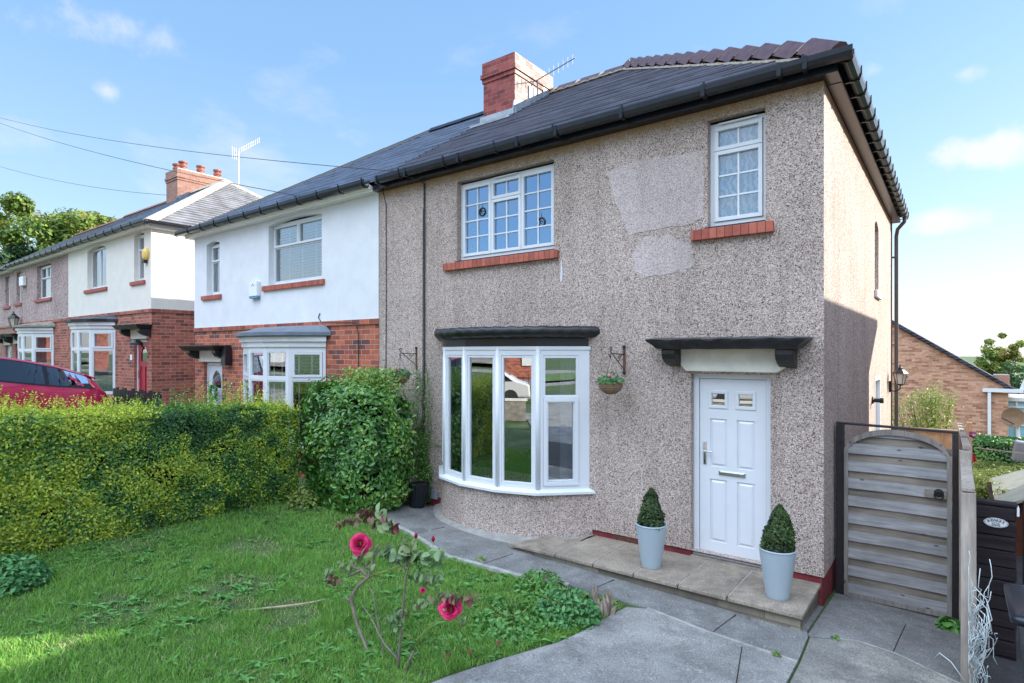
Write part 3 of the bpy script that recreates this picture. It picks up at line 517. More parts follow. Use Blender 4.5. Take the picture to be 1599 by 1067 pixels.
def window(root, t, u0, u1, z0, z1, n, cas, glass, ow=.045, cw=.042, bar=.016, blind=None, curt=None, name='window', frame=None, back=None):
    """outer ring at depth n; cas = list of (a,b,c,d,nx,nz,opening) in fractions"""
    mb = MB(); mb.ring(t, u0, u1, z0, z1, ow, n-.05, n); gb = MB()
    U0, U1, Z0, Z1 = u0+ow, u1-ow, z0+ow, z1-ow
    for a, b, c, d, nx, nz_, op in cas:
        A, B = U0+(U1-U0)*a, U0+(U1-U0)*b; Cc, D = Z0+(Z1-Z0)*c, Z0+(Z1-Z0)*d
        A += .004; B -= .004; Cc += .003; D -= .003
        w = cw if op else cw*.5; pr = .018 if op else -.004
        mb.ring(t, A, B, Cc, D, w, n-.045, n+pr)
        if b < .99: mb.tb(t, B+.004-.012, B+.004+.012, n-.052, n+.004, Z0, Z1) if c == 0 else None
        gb.tq(t, A+w*.8, B-w*.8, n-.02, Cc+w*.8, D-w*.8)
        for k in range(1, nx): x = A+w+(B-A-2*w)*k/nx; mb.tb(t, x-bar/2, x+bar/2, n-.028, n-.003, Cc+w, D-w)
        for k in range(1, nz_):
            z = Cc+w+(D-Cc-2*w)*k/nz_; xsb = [A+w]+[A+w+(B-A-2*w)*j/nx for j in range(1, nx)]+[B-w]
            for j in range(nx): mb.tb(t, xsb[j]+(bar/2 if j else 0), xsb[j+1]-(bar/2 if j < nx-1 else 0), n-.028, n-.003, z-bar/2, z+bar/2)
    fr = mb.build(name, frame or M['upvc'], root, bevel=.003); gb.build('pane', glass, fr)
    if blind:
        sb = MB(); z = z0+.05
        while z < z1-.03:
            P = lambda u, nn, zv: (t[0]+t[2]*u+t[4]*nn, t[1]+t[3]*u+t[5]*nn, zv)
            sb.quad(P(u0+.05, n-.085, z+.012), P(u1-.05, n-.085, z+.012), P(u1-.05, n-.125, z-.01), P(u0+.05, n-.125, z-.01)); z += blind
        for k in range(1, 4): x = u0+(u1-u0)*k/4; sb.tb(t, x-.012, x+.012, n-.083, n-.08, z0+.03, z1-.03)
        sb.build('blind', M['blind'], fr)
    if curt:
        for a, b, mt, nn in curt:
            cb = MB(); k = 0; N_ = max(12, int((b-a)*(u1-u0)*60)); A = u0+(u1-u0)*a; B = u0+(u1-u0)*b; P = []
            for k in range(N_+1):
                u = A+(B-A)*k/N_; q = n-nn+.018*math.sin(u*75)+.01*math.sin(u*31); P.append((t[0]+t[2]*u+t[4]*q, t[1]+t[3]*u+t[5]*q))
            vs = [(x,y,z0+.01) for x,y in P]+[(x,y,z1-.01) for x,y in P]
            cb.add(vs, [(i, i+1, N_+2+i, N_+1+i) for i in range(N_)]).build('curtain', mt, fr, smooth=True)
    return fr
def sill(root, t, u0, u1, z0, z1, mat, pr=.045, name='sill'):
    return MB().tb(t, u0, u1, -.02, pr, z0, z1).build(name, mat, root, bevel=.006)
def courses(mb, O, u, inn, pitch, run, lf, rf, step=.104, t=.026):
    """overlapping slate courses on a slope; O eave origin, u horizontal along the eave, inn horizontal up-slope"""
    k = 0; P = lambda a, r, dz: (O[0]+u[0]*a+inn[0]*r, O[1]+u[1]*a+inn[1]*r, O[2]+pitch*r+dz)
    dr = step/pitch
    while k*dr < run-1e-6:
        r0, r1 = k*dr, min((k+1)*dr, run); a0, b0, a1, b1 = lf(r0), rf(r0), lf(r1), rf(r1)
        j = t*(1+.25*math.sin(k*2.7)); mb.quad(P(a0,r0,j), P(b0,r0,j), P(b1,r1,.001), P(a1,r1,.001)); mb.quad(P(a0,r0,-.004), P(b0,r0,-.004), P(b0,r0,j), P(a0,r0,j)); k += 1
def gutter(mb, p0, p1, out, z, r=.058):
    """trough gutter from p0 to p1 (2D), open side up; out = outward unit vector"""
    prof = [(-r,r*.9),(-r,0),(-r*.7,-r*.75),(0,-r),(r*.7,-r*.75),(r,0),(r,r*.9),(r*.86,r*.9),(r*.86,0),(r*.6,-r*.6),(0,-r*.84),(-r*.6,-r*.6),(-r*.86,0),(-r*.86,r*.9)]
    n = len(prof); vs = [(p[0]+out[0]*a, p[1]+out[1]*a, z+b) for p in (p0, p1) for a, b in prof]
    mb.add(vs, [(i, (i+1) % n, n+(i+1) % n, n+i) for i in range(n)]+[tuple(range(n-1,-1,-1)), tuple(range(n,2*n))])
def gut_brackets(par, p0, p1, out, z, sp, r=.066, thick=.022, arm=.15):
    L_ = math.hypot(p1[0]-p0[0], p1[1]-p0[1]); u = ((p1[0]-p0[0])/L_, (p1[1]-p0[1])/L_); k = sp*.5
    while k < L_:
        c = (p0[0]+u[0]*k, p0[1]+u[1]*k); pr = [(-r-arm, -.05),(-r-arm,-.075),(-r*.8,-r*.95),(0,-r-.004),(r*.8,-r*.85),(r+.003,0),(r+.003,r+.012),(r-.008,r+.012),(r-.008,0),(r*.65,-r*.72),(0,-r+.006),(-r*.8,-r*.8)]
        n = len(pr); vs = [(c[0]+u[0]*s+out[0]*a, c[1]+u[1]*s+out[1]*a, z+b) for s in (-thick/2, thick/2) for a, b in pr]
        MB().add(vs, [tuple(range(n-1,-1,-1)), tuple(range(n, 2*n))]+[(i, (i+1) % n, n+(i+1) % n, n+i) for i in range(n)]).build('gutter_bracket', M['gutter'], par); k += sp
def ridge_tiles(mb, mm, A, B, L_=.3, w=.135, h=.095, lift=.03):
    A, B = Vector(A), Vector(B); d = (B-A); n = max(1, int(d.length/L_)); dd = d.normalized(); side = dd.cross(Vector((0,0,1))).normalized(); up = side.cross(dd).normalized()
    for k in range(n):
        a, b = A+d*(k/n), A+d*((k+1)/n)+dd*.02
        for c, o, hh in ((a, 0, 0), ):
            pr = [(-w,-.045),(-w*.55,h*.55),(-.03,h),(.03,h),(w*.55,h*.55),(w,-.045),(w*.82,-.05),(.0,h*.66),(-w*.82,-.05)]
            m = len(pr); vs = [a+side*x+up*z for x, z in pr]+[b+side*x*1.06+up*(z+lift) for x, z in pr]
            mb.add(vs, [(i, (i+1) % m, m+(i+1) % m, m+i) for i in range(m)]+[tuple(range(m-1,-1,-1)), tuple(range(m, 2*m))])
            j = MB(); 
            pm = [(-w*.98,-.03),(-w*.5,h*.5),(0,h*.86),(w*.5,h*.5),(w*.98,-.03)]; q = len(pm)
            g_ = 1.10; vs = [b-dd*.012+side*x*g_+up*(z*g_+lift*1.0+.01) for x, z in pm]+[b+dd*.09+side*x*1.09+up*(z*1.22+.008) for x, z in pm]
            mm.add(vs, [(i, i+1, q+i+1, q+i) for i in range(q-1)]+[tuple(range(q-1,-1,-1)), tuple(range(q, 2*q))])
    for s in (-1, 1):
        pts = [A+d*t+side*s*(w*.93+.012*math.sin(t*90))+up*(-.045) for t in np.linspace(0, 1, 40)]; mm.tube(pts, .022, 5)
def brickpath(mb, c, r, n=24): pass

# ================================================================ main house
HX0, HX1 = -6.61, 0.0
main = thing('pebbledash_house', 'brown and grey pebbledash semi-detached house with white front door, bow window and black gutters', 'house', (HX0/2, 4, -.2))
WIN1 = (-4.86, -3.15, 3.6, 4.79); WIN2 = (-1.14, -.54, 3.62, 4.81); DOOR = (-1.33, -.49, .0, 2.03); BAYOP = (-5.0, -2.75, .6, 2.33)
SIDEX = T(0, 0, 90)     # u = +Y, outward = +X
mb = MB(); wall(mb, FRONT, HX0, HX1, 0.055, 4.95, [WIN1, WIN2, (DOOR[0], DOOR[1], .055, 2.03), BAYOP]); 
wall(mb, SIDEX, 0, 7.84, .055, 4.95, [(4.6, 5.2, 3.28, 4.42, .1), (4.62, 5.5, .055, 1.86)], .12)
mb.quad((0,7.84,.055),(HX0,7.84,.055),(HX0,7.84,4.95),(0,7.84,4.95)); mb.quad((HX0,7.84,.055),(HX0,0,.055),(HX0,0,4.95),(HX0,7.84,4.95))
mb.build('wall', M['pebble'], main)
# drip edge of the render and the painted plinth below
mb = MB(); mb.tb(FRONT, HX0, DOOR[0], -.05, -.018, -.8, .053); mb.tb(FRONT, DOOR[1], HX1-.02, -.05, -.018, -.8, .053)
mb.box(-.05, -.018, .01, 7.8, -1.1, .053); mb.build('plinth', M['plinth'], main)
# render repair patches
pl = [(-2.4,4.49),(-2.0,4.53),(-1.18,4.50),(-1.18,3.75),(-1.3,3.71),(-2.1,3.67),(-2.18,3.9),(-2.28,4.2)]
pl2 = [(-1.95,3.56),(-1.86,3.62),(-1.55,3.60),(-1.30,3.47),(-1.29,3.24),(-1.4,3.17),(-1.90,3.14),(-2.0,3.25),(-2.03,3.42)]
def wobble(p, a=.018, n=6):
    r = []
    for k in range(len(p)):
        x0, z0 = p[k]; x1, z1 = p[(k+1) % len(p)]
        for j in range(n): t = j/n; r.append((x0+(x1-x0)*t+random.uniform(-a,a), z0+(z1-z0)*t+random.uniform(-a,a)))
    return r
for p in (pl, pl2): MB().prism(wobble(p), -.004, .002).build('render_patch', M['pebble_patch'], main)
MB().prism(wobble([(-3.04,3.46),(-3.03,3.46),(-3.02,3.3),(-3.025,3.19),(-3.055,3.18),(-3.045,3.3)], .004, 3), -.004, .001).build('paint_drip', M['upvc'], main)
# side wall blanks behind openings, room shell
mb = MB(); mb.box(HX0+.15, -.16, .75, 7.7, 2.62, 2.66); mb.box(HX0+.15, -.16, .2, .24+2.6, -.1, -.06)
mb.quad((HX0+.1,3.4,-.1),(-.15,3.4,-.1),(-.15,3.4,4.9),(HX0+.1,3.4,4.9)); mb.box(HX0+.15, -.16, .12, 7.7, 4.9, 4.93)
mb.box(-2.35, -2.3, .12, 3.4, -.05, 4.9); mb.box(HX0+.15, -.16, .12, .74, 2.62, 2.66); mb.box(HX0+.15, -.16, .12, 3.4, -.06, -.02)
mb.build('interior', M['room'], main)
w = [(0,.335,0,1,2,4,1), (.335,.665,0,.74,2,3,1), (.335,.665,.74,1,2,1,1), (.665,1,0,1,2,4,1)]
wf = window(main, FRONT, WIN1[0]+.0, WIN1[1], 3.635, 4.765, -.09, w, M['glass_up'], bar=.02)
window(main, FRONT, WIN2[0], WIN2[1], 3.655, 4.785, -.09, [(0,1,0,.745,2,3,1), (0,1,.745,1,2,1,1)], M['glass'], bar=.02, curt=[(0,1,M['lace'],.09)])
for o in (WIN1, WIN2):   # trickle vent, black membrane strip
    MB().tb(FRONT, (o[0]+o[1])/2-.2, (o[0]+o[1])/2+.2, -.075, -.062, o[3]-.052, o[3]-.034).build('trickle_vent', M['upvc'], wf)
    MB().tb(FRONT, o[0]-.03, o[1], -.089, .012, o[2]-.005, o[2]+.018).build('damp_strip', M['black'], main)
sill(main, FRONT, -5.10, -3.07, 3.485, 3.595, M['soldier'], .06); sill(main, FRONT, -1.31, -.455, 3.5, 3.615, M['soldier'], .06)
for x, z in ((-4.46,4.31),(-3.42,4.02)):     # dark round ornaments hanging inside the panes
    o = MB(); o.mi = 0
    c = [(x+.055*math.cos(a), -.098 if 0 else .06, z+.055*math.sin(a)) for a in np.linspace(0, 2*math.pi, 25)]
    o.tube([(p[0], .105, p[2]) for p in c], .013, 6, False); o.tube([(x+.02*math.cos(a), .105, z+.02*math.sin(a)) for a in np.linspace(0, 5, 14)], .007, 5); o.tube([(x, .105, z+.06), (x, .105, z+.13)], .002, 4)
    ob = o.build('sun_catcher', M['iron']); recenter(ob); tag(ob, 'dark round ornament hanging in the left casement' if x < -4 else 'dark round ornament hanging in the right casement, lower than the other', 'ornament', 'round ornaments in the upper window')
# bay window
BAY = [(-5.15,0),(-4.68,-.45),(-4.17,-.61),(-3.61,-.61),(-3.1,-.45),(-2.62,0)]
def off(poly, d):   # offset outward (towards -Y) for an open polyline whose ends sit on the wall
    r = []; n = len(poly); c = (-3.885, .9)
    for k, (x, y) in enumerate(poly):
        dx, dy = x-c[0], y-c[1]; l = math.hypot(dx, dy)
        if k in (0, n-1): r.append((x+d*(1 if k else -1)*1.0, 0.0))
        else: r.append((x+dx/l*d, y+dy/l*d))
    return r
bay = MB(); gl = MB(); fac = []
for (x0,y0),(x1,y1) in zip(BAY, BAY[1:]):
    L_ = math.hypot(x1-x0, y1-y0); fac.append((T(x0, y0, math.degrees(math.atan2(y1-y0, x1-x0))), L_))
Z0, Z1 = .56, 2.335
for k, (t, L_) in enumerate(fac):
    # head, cill rail and corner posts
    bay.tb(t, 0, L_, -.06, 0, Z0, Z0+.045); bay.tb(t, 0, L_, -.06, 0, Z1-.11, Z1)
    bay.tb(t, -.012, L_+.012, -.05, .012, Z1-.04, Z1+.004)
    a, b = .055, L_-.055
    if k == 4: a, b = .07, L_-.14
    bay.tb(t, 0, a, -.058, .003, Z0+.045, Z1-.11); bay.tb(t, b, L_, -.058, .003, Z0+.045, Z1-.11)
    if k == 4:
        bay.ring(t, a, b, 1.70, Z1-.112, .03, -.05, -.004); gl.tq(t, a+.02, b-.02, -.03, 1.72, Z1-.13)
        bay.ring(t, a+.002, b-.002, Z0+.047, 1.698, .05, -.05, .02); gl.tq(t, a+.04, b-.04, -.03, Z0+.09, 1.66)
        bay.ring(t, a+.052, b-.052, Z0+.1, 1.645, .014, -.05, .008)
    else:
        bay.ring(t, a, b, Z0+.047, Z1-.112, .028, -.05, -.006); gl.tq(t, a+.02, b-.02, -.03, Z0+.06, Z1-.13)
        if k == 0: bay.ring(t, a+.03, b-.03, Z0+.08, Z1-.145, .035, -.05, .016)
    for s in (a*.45,): bay.tb(t, s-.005, s+.005, 0, .006, Z0+.05, Z1-.115)
bw = bay.build('bay_window', M['upvc'], main, bevel=.003); gl.build('pane', M['glass_bay'], bw)
for x, y in BAY[1:-1]: MB().lathe([(.032,Z0+.002),(.032,Z1-.002)], (x+.0, y+.012, 0), 16).build('mullion', M['upvc'], bw, smooth=True)
# sloping white cill
P1, P2 = off(BAY, .085), off(BAY, -.03)
mb = MB(); n = len(BAY)
vs = [(x,y,.535) for x,y in P1]+[(x,y,.572) for x,y in P2]+[(x,y,.505) for x,y in P1]+[(x,y,.505) for x,y in P2]
mb.add(vs, [(i,i+1,n+i+1,n+i) for i in range(n-1)]+[(2*n+i,2*n+i+1,i+1,i) for i in range(n-1)]+[(3*n+i+1,2*n+i+1,2*n+i,3*n+i)[::-1] for i in range(n-1)]+[(0,n,3*n,2*n),(n-1,2*n-1,4*n-1,3*n-1)])
mb.build('bay_cill', M['upvc'], main)
# curved base: smooth arc through the plan, with flared cement kicker
def arc(d, m=40):
    b = off(BAY, d); b = [(x, y) for x, y in b]; r = []
    c = Vector((-3.885, .95)); 
    a0 = math.atan2(b[0][1]-c.y, b[0][0]-c.x); a1 = math.atan2(b[-1][1]-c.y, b[-1][0]-c.x)
    # angles run through -pi/2
    a0 = a0 if a0 < 0 else a0-2*math.pi
    for k in range(m+1):
        a = a0+(a1-a0)*k/m; s = (k/m); 
        # radius interpolated from the offset polygon, rounded
        dirx, diry = math.cos(a), math.sin(a); best = None
        for (x0,y0),(x1,y1) in zip(b, b[1:]):
            den = dirx*(y1-y0)-diry*(x1-x0)
            if abs(den) < 1e-9: continue
            tt = ((x0-c.x)*(y1-y0)-(y0-c.y)*(x1-x0))/den; u_ = ((x0-c.x)*diry-(y0-c.y)*dirx)/den
            if tt > 0 and -.001 <= u_ <= 1.001: best = tt if best is None else max(best, tt)
        r.append([c.x+dirx*best, c.y+diry*best, best, a])
    rad = np.array([q[2] for q in r]); 
    for _ in range(6): rad[1:-1] = (rad[:-2]+2*rad[1:-1]+rad[2:])/4
    return [(c.x+rr*math.cos(q[3]), min(0.0, c.y+rr*math.sin(q[3]))) for rr, q in zip(rad, r)]
def loft(mb, rings):
    n = len(rings[0]); o = [p for r in rings for p in r]
    return mb.add(o, [(j*n+i, j*n+i+1, (j+1)*n+i+1, (j+1)*n+i) for j in range(len(rings)-1) for i in range(n-1)])
mb = MB(); rr = [[(x, y, z) for x, y in arc(d)] for d, z in ((.05,-.06),(.045,.0),(.03,.12),(.025,.504))]; rr.append([(x, y+.0, .504) for x, y in arc(-.2)])
loft(mb, rr).build('bay_base', M['pebble'], main, smooth=False)
mb = MB(); rr = [[(x, y, z) for x, y in arc(d)] for d, z in ((.26,-.4),(.24,-.13),(.17,-.07),(.075,-.035),(.04,-.02))]; loft(mb, rr).build('bay_kicker', M['kicker'], main, smooth=True)
# bay roof: black apron + bitumen slab
mb = MB(); a1, a2 = off(BAY, .0), off(BAY, -.05); n = len(BAY)
for q in (off(BAY, -.012),): mb.add([(x,y,2.34) for x,y in q]+[(x,y,2.44) for x,y in q], [(i,i+1,n+i+1,n+i) for i in range(n-1)])
mb.build('bay_apron', M['black'], main)
mb = MB(); rr = []
for d, z in ((-.4,2.445),(.03,2.445),(.09,2.455),(.15,2.50),(.155,2.55),(.13,2.585),(-.4,2.60)): rr.append([(x+.006*math.sin(i*3.1), y+.008*math.sin(i*2.3+z*9) if y < -.01 else y, z+.007*math.sin(i*1.7+d*20)) for i, (x, y) in enumerate(arc(d, 60))])
loft(mb, rr).build('bay_roof', M['bitumen'], main, smooth=True)
# things in the bay room
mb = MB(); 
for t, L_, k in ((fac[0][0], fac[0][1], 0),):
    P = []
    for i in range(30): u = i/29*.33; q = -.12+.02*math.sin(i*1.3); P.append((t[0]+t[2]*u+t[4]*q+.1, t[1]+t[3]*u+t[5]*q))
for nm, (xa, ya), (xb, yb) in (('curtain', (-4.95,.08), (-4.65,-.02)), ('curtain', (-2.98,-.12), (-2.72,.06))):
    mb = MB(); m_ = 36; pts = [(xa+(xb-xa)*i/m_, ya+(yb-ya)*i/m_+.025*math.sin(i*1.25)) for i in range(m_+1)]
    mb.add([(x,y,.45) for x,y in pts]+[(x,y,2.3) for x,y in pts], [(i,i+1,m_+2+i,m_+1+i) for i in range(m_)]).build(nm, M['curtain'], main, smooth=True)
# door
t = FRONT; y = -.085
mb = MB(); 
mb.tb(t, DOOR[0], DOOR[0]+.065, y-.06, y, .0, 2.03); mb.tb(t, DOOR[1]-.065, DOOR[1], y-.06, y, .0, 2.03); mb.tb(t, DOOR[0]+.065, DOOR[1]-.065, y-.06, y, 1.975, 2.03); mb.tb(t, DOOR[0]+.065, DOOR[1]-.065, y-.06, y+.006, .0, .045)
mb.tb(t, DOOR[0]+.012, DOOR[0]+.03, y, y+.008, .0, 2.02); mb.tb(t, DOOR[0]-.0, DOOR[1], y-.0, y+.03, 0.002, .022)
df = mb.build('door_frame', M['upvc'], main, bevel=.004)
dl, dr_, dz0, dz1 = DOOR[0]+.07, DOOR[1]-.07, .05, 1.97; yd = y-.018
mb = MB(); cols = [(.115, .305), (.415, .605)]; sc_ = (dr_-dl)/.72
rects = []
for c0, c1 in cols: rects += [(dl+c0*sc_, dl+c1*sc_, .17, .86), (dl+c0*sc_, dl+c1*sc_, 1.0, 1.53)]
wins = [(dl+c0*sc_-.0, dl+c1*sc_+.0, 1.66, 1.83) for c0, c1 in cols]
wall(mb, T(0, -yd), dl, dr_, dz0, dz1, rects+wins, .014)
TD = T(0, -yd)
for a, b, c, d in rects: 
    mb.tq(TD, a, b, -.014, c, d)
    # raised field with bevel
    i = .022; P = lambda u, n, z: (u, -yd-n, z); q0 = [P(a+.012,-.0139,c+.012),P(b-.012,-.0139,c+.012),P(b-.012,-.0139,d-.012),P(a+.012,-.0139,d-.012)]; q1 = [P(a+i+.012,-.001,c+i+.012),P(b-i-.012,-.001,c+i+.012),P(b-i-.012,-.001,d-i-.012),P(a+i+.012,-.001,d-i-.012)]
    mb.add(q0+q1, [(4,5,6,7),(0,1,5,4),(1,2,6,5),(2,3,7,6),(3,0,4,7)])
door = mb.build('door', M['upvc'], main)
for a, b, c, d in wins:
    MB().ring(TD, a-.012, b+.012, c-.012, d+.012, .03, -.012, .012).ring(TD, a+.018, b-.018, c+.018, d-.018, .006, -.01, .004).build('light_frame', M['upvc'], door, bevel=.003); MB().tq(TD, a+.01, b-.01, -.008, c+.01, d-.01).build('pane', M['glass'], door)
mb = MB(); mb.tb(TD, -1.2175, -1.1865, .0005, .014, 1.02, 1.27); mb.tube([(-1.202, -yd-.014, 1.17), (-1.202, -yd-.055, 1.17), (-1.1, -yd-.058, 1.165)], .009, 8); mb.build('handle', M['chrome'], door, smooth=True, bevel=.003)
mb = MB(); mb.tb(TD, -1.05, -.765, .0005, .01, .915, .965); mb.tb(TD, -1.035, -.78, .01, .02, .925, .957); mb.build('letterbox', M['chrome'], door, bevel=.006)
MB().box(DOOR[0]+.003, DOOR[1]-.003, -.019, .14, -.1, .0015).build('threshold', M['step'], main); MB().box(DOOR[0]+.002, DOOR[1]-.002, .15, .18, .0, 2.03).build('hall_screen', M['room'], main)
# lintel, canopy, brackets
MB().prism([(-1.43,2.315),(-1.43,2.12),(-1.37,2.055),(-.42,2.055),(-.31,2.13),(-.33,2.315)], -.05, .02).build('lintel', M['stone_paint'], main, bevel=.012)
mb = MB(); rr = []
for e, z, d in ((.0,2.30,.26),(.03,2.312,.275),(.06,2.345,.30),(.115,2.385,.33),(.125,2.405,.335),(.12,2.415,.33),(.0,2.425,.20)):
    x0, x1 = -1.60-e, -.22+e; rr.append([(x0,.0,z),(x0,-d*.5,z),(x0,-d,z)]+[(x0+(x1-x0)*k/20, -d+.005*math.sin(k*2.1+z*50), z+.004*math.sin(k*1.3)) for k in range(1,20)]+[(x1,-d,z),(x1,-d*.5,z),(x1,.0,z)])
loft(mb, rr); mb.add(rr[0], [tuple(range(len(rr[0])))]); mb.add(rr[-1], [tuple(range(len(rr[-1])))[::-1]])
can = mb.build('door_canopy', M['bitumen'], main)
for x0, x1 in ((-1.58,-1.43),(-.40,-.235)):
    MB().prism([(.0,2.30),(-.235,2.30),(-.235,2.245),(-.21,2.19),(-.15,2.15),(-.09,2.125),(.0,2.105)], x0, x1, 'x').build('canopy_bracket', M['bitumen'], can, bevel=.01)
# roof: one pitched half of the hipped pair
EZ = 5.05; PT = .65; E0 = -.2; RUN = 4.12
mb = MB(); courses(mb, (HX0, E0, EZ), (1,0), (0,1), PT, RUN, lambda r: 0, lambda r: -HX0+.2-r)
courses(mb, (.2, E0, EZ), (0,1), (-1,0), PT, RUN, lambda r: r, lambda r: 2*RUN-r)
courses(mb, (.2, E0+2*RUN, EZ), (-1,0), (0,-1), PT, RUN, lambda r: r, lambda r: -HX0+.2, step=.208)
rf = mb.build('roof', M['slate'], main)
hip0, apex = (.16, E0+.04, EZ+.02), (.2-RUN, E0+RUN, EZ+PT*RUN+.02)
mb, mm = MB(), MB(); ridge_tiles(mb, mm, hip0, apex, .43, .16, .11, .055); ridge_tiles(mb, mm, (.16, E0+2*RUN-.04, EZ+.02), apex, .43, .16, .11, .05)
mb.build('hip_tiles', M['hiptile'], rf); mm.build('hip_mortar', M['mortar'], rf)
mb, mm = MB(), MB(); ridge_tiles(mb, mm, apex, (HX0+.0, apex[1], apex[2]), .45, .13, .08, .006); mb.build('ridge_tiles', M['hiptile'], rf); mm.build('ridge_mortar', M['mortar'], rf)
# soffit box, fascia, gutters
mb = MB(); mb.box(HX0, .14, -.14, .0, 4.93, 5.0); mb.box(0.0, .14, .0, 7.98, 4.93, 5.0); mb.box(HX0, .0, 0.001, .05, 4.945, 5.0); mb.box(HX0, .1, -.1, -.04, 5.0, 5.06); mb.box(.04, .1, -.04, 7.9, 5.0, 5.06); mb.box(HX0, .14, 7.84, 7.98, 4.93, 5.0)
fa = mb.build('fascia', M['gutter'], main)
MB().box(.012, .132, .14, 7.9, 4.924, 4.9295).build('soffit', M['soffit'], main)  # brown is painted in for sunlight bounced up from the side wall
mb = MB(); gy, gx = -.222, .222; gzz = 5.035
gutter(mb, (HX0+.25, gy), (gx+.058, gy), (0,-1), gzz); gutter(mb, (gx, gy+.06), (gx, 8.05), (1,0), gzz-.001)
for x in (-6.36,-5.7,-4.6,-3.55,-2.95,-2.05,-1.1,-.35,-.12): mb.tb(T(0,gy), x-.02, x+.02, -.066, .066, gzz-.066, gzz+.06)
gt = mb.build('gutter', M['gutter'], main)
gut_brackets(gt, (gx, .1), (gx, 8.0), (1,0), gzz, .42, arm=.1); gut_brackets(gt, (HX0+.3, gy), (0, gy), (0,-1), gzz, .95, arm=.07)
mb = MB(); mb.tube([(gx,7.75,4.98),(gx,7.75,4.9),(.1,7.86,4.78),(.075,7.9,4.65),(.075,7.9,-1.0)], .036, 10); [mb.box(0, .1, 7.86, 7.94, z, z+.03) for z in (.6,2.4,4.2)]; mb.build('downpipe', M['pipe'], main, smooth=False)
MB().tube([(.012,7.62,4.9),(.012,7.62,-.8)], .012, 6).build('wall_conduit', M['pipe'], main)
# side door, window sill block, vent, flue
sd = T(0, 0, 90); mb = MB(); mb.ring(sd, 4.62, 5.5, .055, 1.86, .06, -.12, .006); mb.tb(sd, 4.68, 5.44, -.1, -.06, .1, 1.8); mb.build('side_door', M['upvc'], main)
window(main, sd, 4.6, 5.2, 3.28, 4.42, -.1, [(0,1,0,1,1,1,1)], M['glass'])
MB().tb(sd, 4.55, 5.3, 0.0, .05, 3.15, 3.27).build('sill', M['whitestone'], main, bevel=.01)
mb = MB(); mb.lathe([(.055,0),(.055,.02),(.032,.03),(.032,.10),(.042,.105),(.042,.15),(.03,.155)], (0,0,0), 14); 
mb.v = [(z_+.002, 4.2+x_, 1.52+y_) for x_, y_, z_ in mb.v]; mb.build('flue_pipe', M['black'], main, smooth=False)
MB().tb(FRONT, -5.42, -5.25, .002, .03, .02, .15).build('wall_box', M['box_grey'], main, bevel=.006)
MB().tb(FRONT, -2.28, -1.98, -.018, -.012, -.02, .045).build('air_brick', M['rust'], main)
mb = MB(); mb.tube([(-6.53,-.01,4.93),(-6.50,-.012,4.9),(-6.43,-.012,4.68),(-6.425,-.012,3.2),(-6.44,-.012,1.2)], .007, 5); mb.build('wall_cable', M['wire'], main)
mb = MB(); mb.tube([(-5.75,-.2,4.99),(-5.6,-.09,4.95),(-5.53,-.02,4.88),(-5.53,-.02,.2)], .013, 6); mb.tube([(-5.56,-.015,4.5),(-5.57,-.015,.6)], .006, 5); mb.build('wall_cable', M['wire'], main)

# chimney of the main house (child of the roof)
def chimney(par, x0, x1, y0, y1, zb, zt, mat, capmat, band):
    mb = MB(); mb.box(x0, x1, y0, y1, zb, zt-band[0]); mb.box(x0-.022, x1+.022, y0-.022, y1+.022, zt-band[0], zt-band[0]+.085); mb.box(x0-.048, x1+.048, y0-.048, y1+.048, zt-band[0]+.085, zt-band[0]+.17)
    mb.box(x0-.022, x1+.022, y0-.022, y1+.022, zt-band[0]+.17, zt-.015); mb.mi = 1; mb.box(x0+.05, x1-.05, y0+.05, y1-.05, zt-.015, zt+.03)
    return mb.build('chimney', [mat, capmat], par)
chimney(rf, -6.56, -5.78, 2.64, 3.95, 6.3, 8.1, M['brick_chim'], M['mortar'], (.42,))
MB().box(-5.779,-5.774,2.645,3.945,6.9,7.678).box(-5.757,-5.753,2.622,3.968,7.682,7.762).box(-5.731,-5.728,2.60,3.99,7.768,7.848).box(-5.757,-5.753,2.622,3.968,7.852,8.083).build('sunlit_brick_face', M['brick_sunlit'], rf)  # paler skin: sunlight on this face is painted into the brick colour
mb = MB(); mb.prism([(-6.63,6.76),(-5.71,6.76),(-5.72,7.0),(-6.62,7.0)], 2.6, 2.638); mb.prism([(2.55,6.75),(3.96,7.66),(3.96,7.86),(3.6,7.84),(3.6,7.62),(3.1,7.6),(3.1,7.3),(2.6,7.14)], -5.778, -5.75, 'x'); mb.prism([(-6.66,6.66),(-5.68,6.66),(-5.68,6.76),(-6.66,6.76)], 2.33, 2.6)
mb.v = [(x, y, max(z, EZ+PT*(y-E0)+.02) if z < 6.9 else z) for x, y, z in mb.v]; mb.build('flashing', M['lead'], rf)
def yagi(name, label, base, mast_h, boom, elems, blen, mat, group=None, refl=True):
    o = thing(name, label, 'aerial', base, group); b = Vector(base); top = b+Vector((0,0,mast_h))
    MB().tube([b, top], .014, 6).build('mast', mat, o)
    d = Vector(boom).normalized(); s = Vector((0,0,1)).cross(d).normalized(); up = Vector((0,0,1)); mb = MB(); mb.tube([top-d*.25, top+d*blen], .01, 5)
    for k in range(elems): c = top+d*(blen*(k+.5)/elems); q = .10; mb.tube([c-up*q, c+up*q], .005, 4)
    mb.build('boom', mat, o)
    if refl:
        rb = MB(); c = top-d*.2
        for z in np.linspace(-.22, .22, 6): rb.tube([c-s*.13+up*z-d*abs(z)*.2, c+s*.13+up*z-d*abs(z)*.2], .004, 4)
        for q in (-.13, 0, .13): rb.tube([c+s*q-up*.23, c+s*q+up*.23], .005, 4)
        rb.build('reflector', mat, o)
    return o
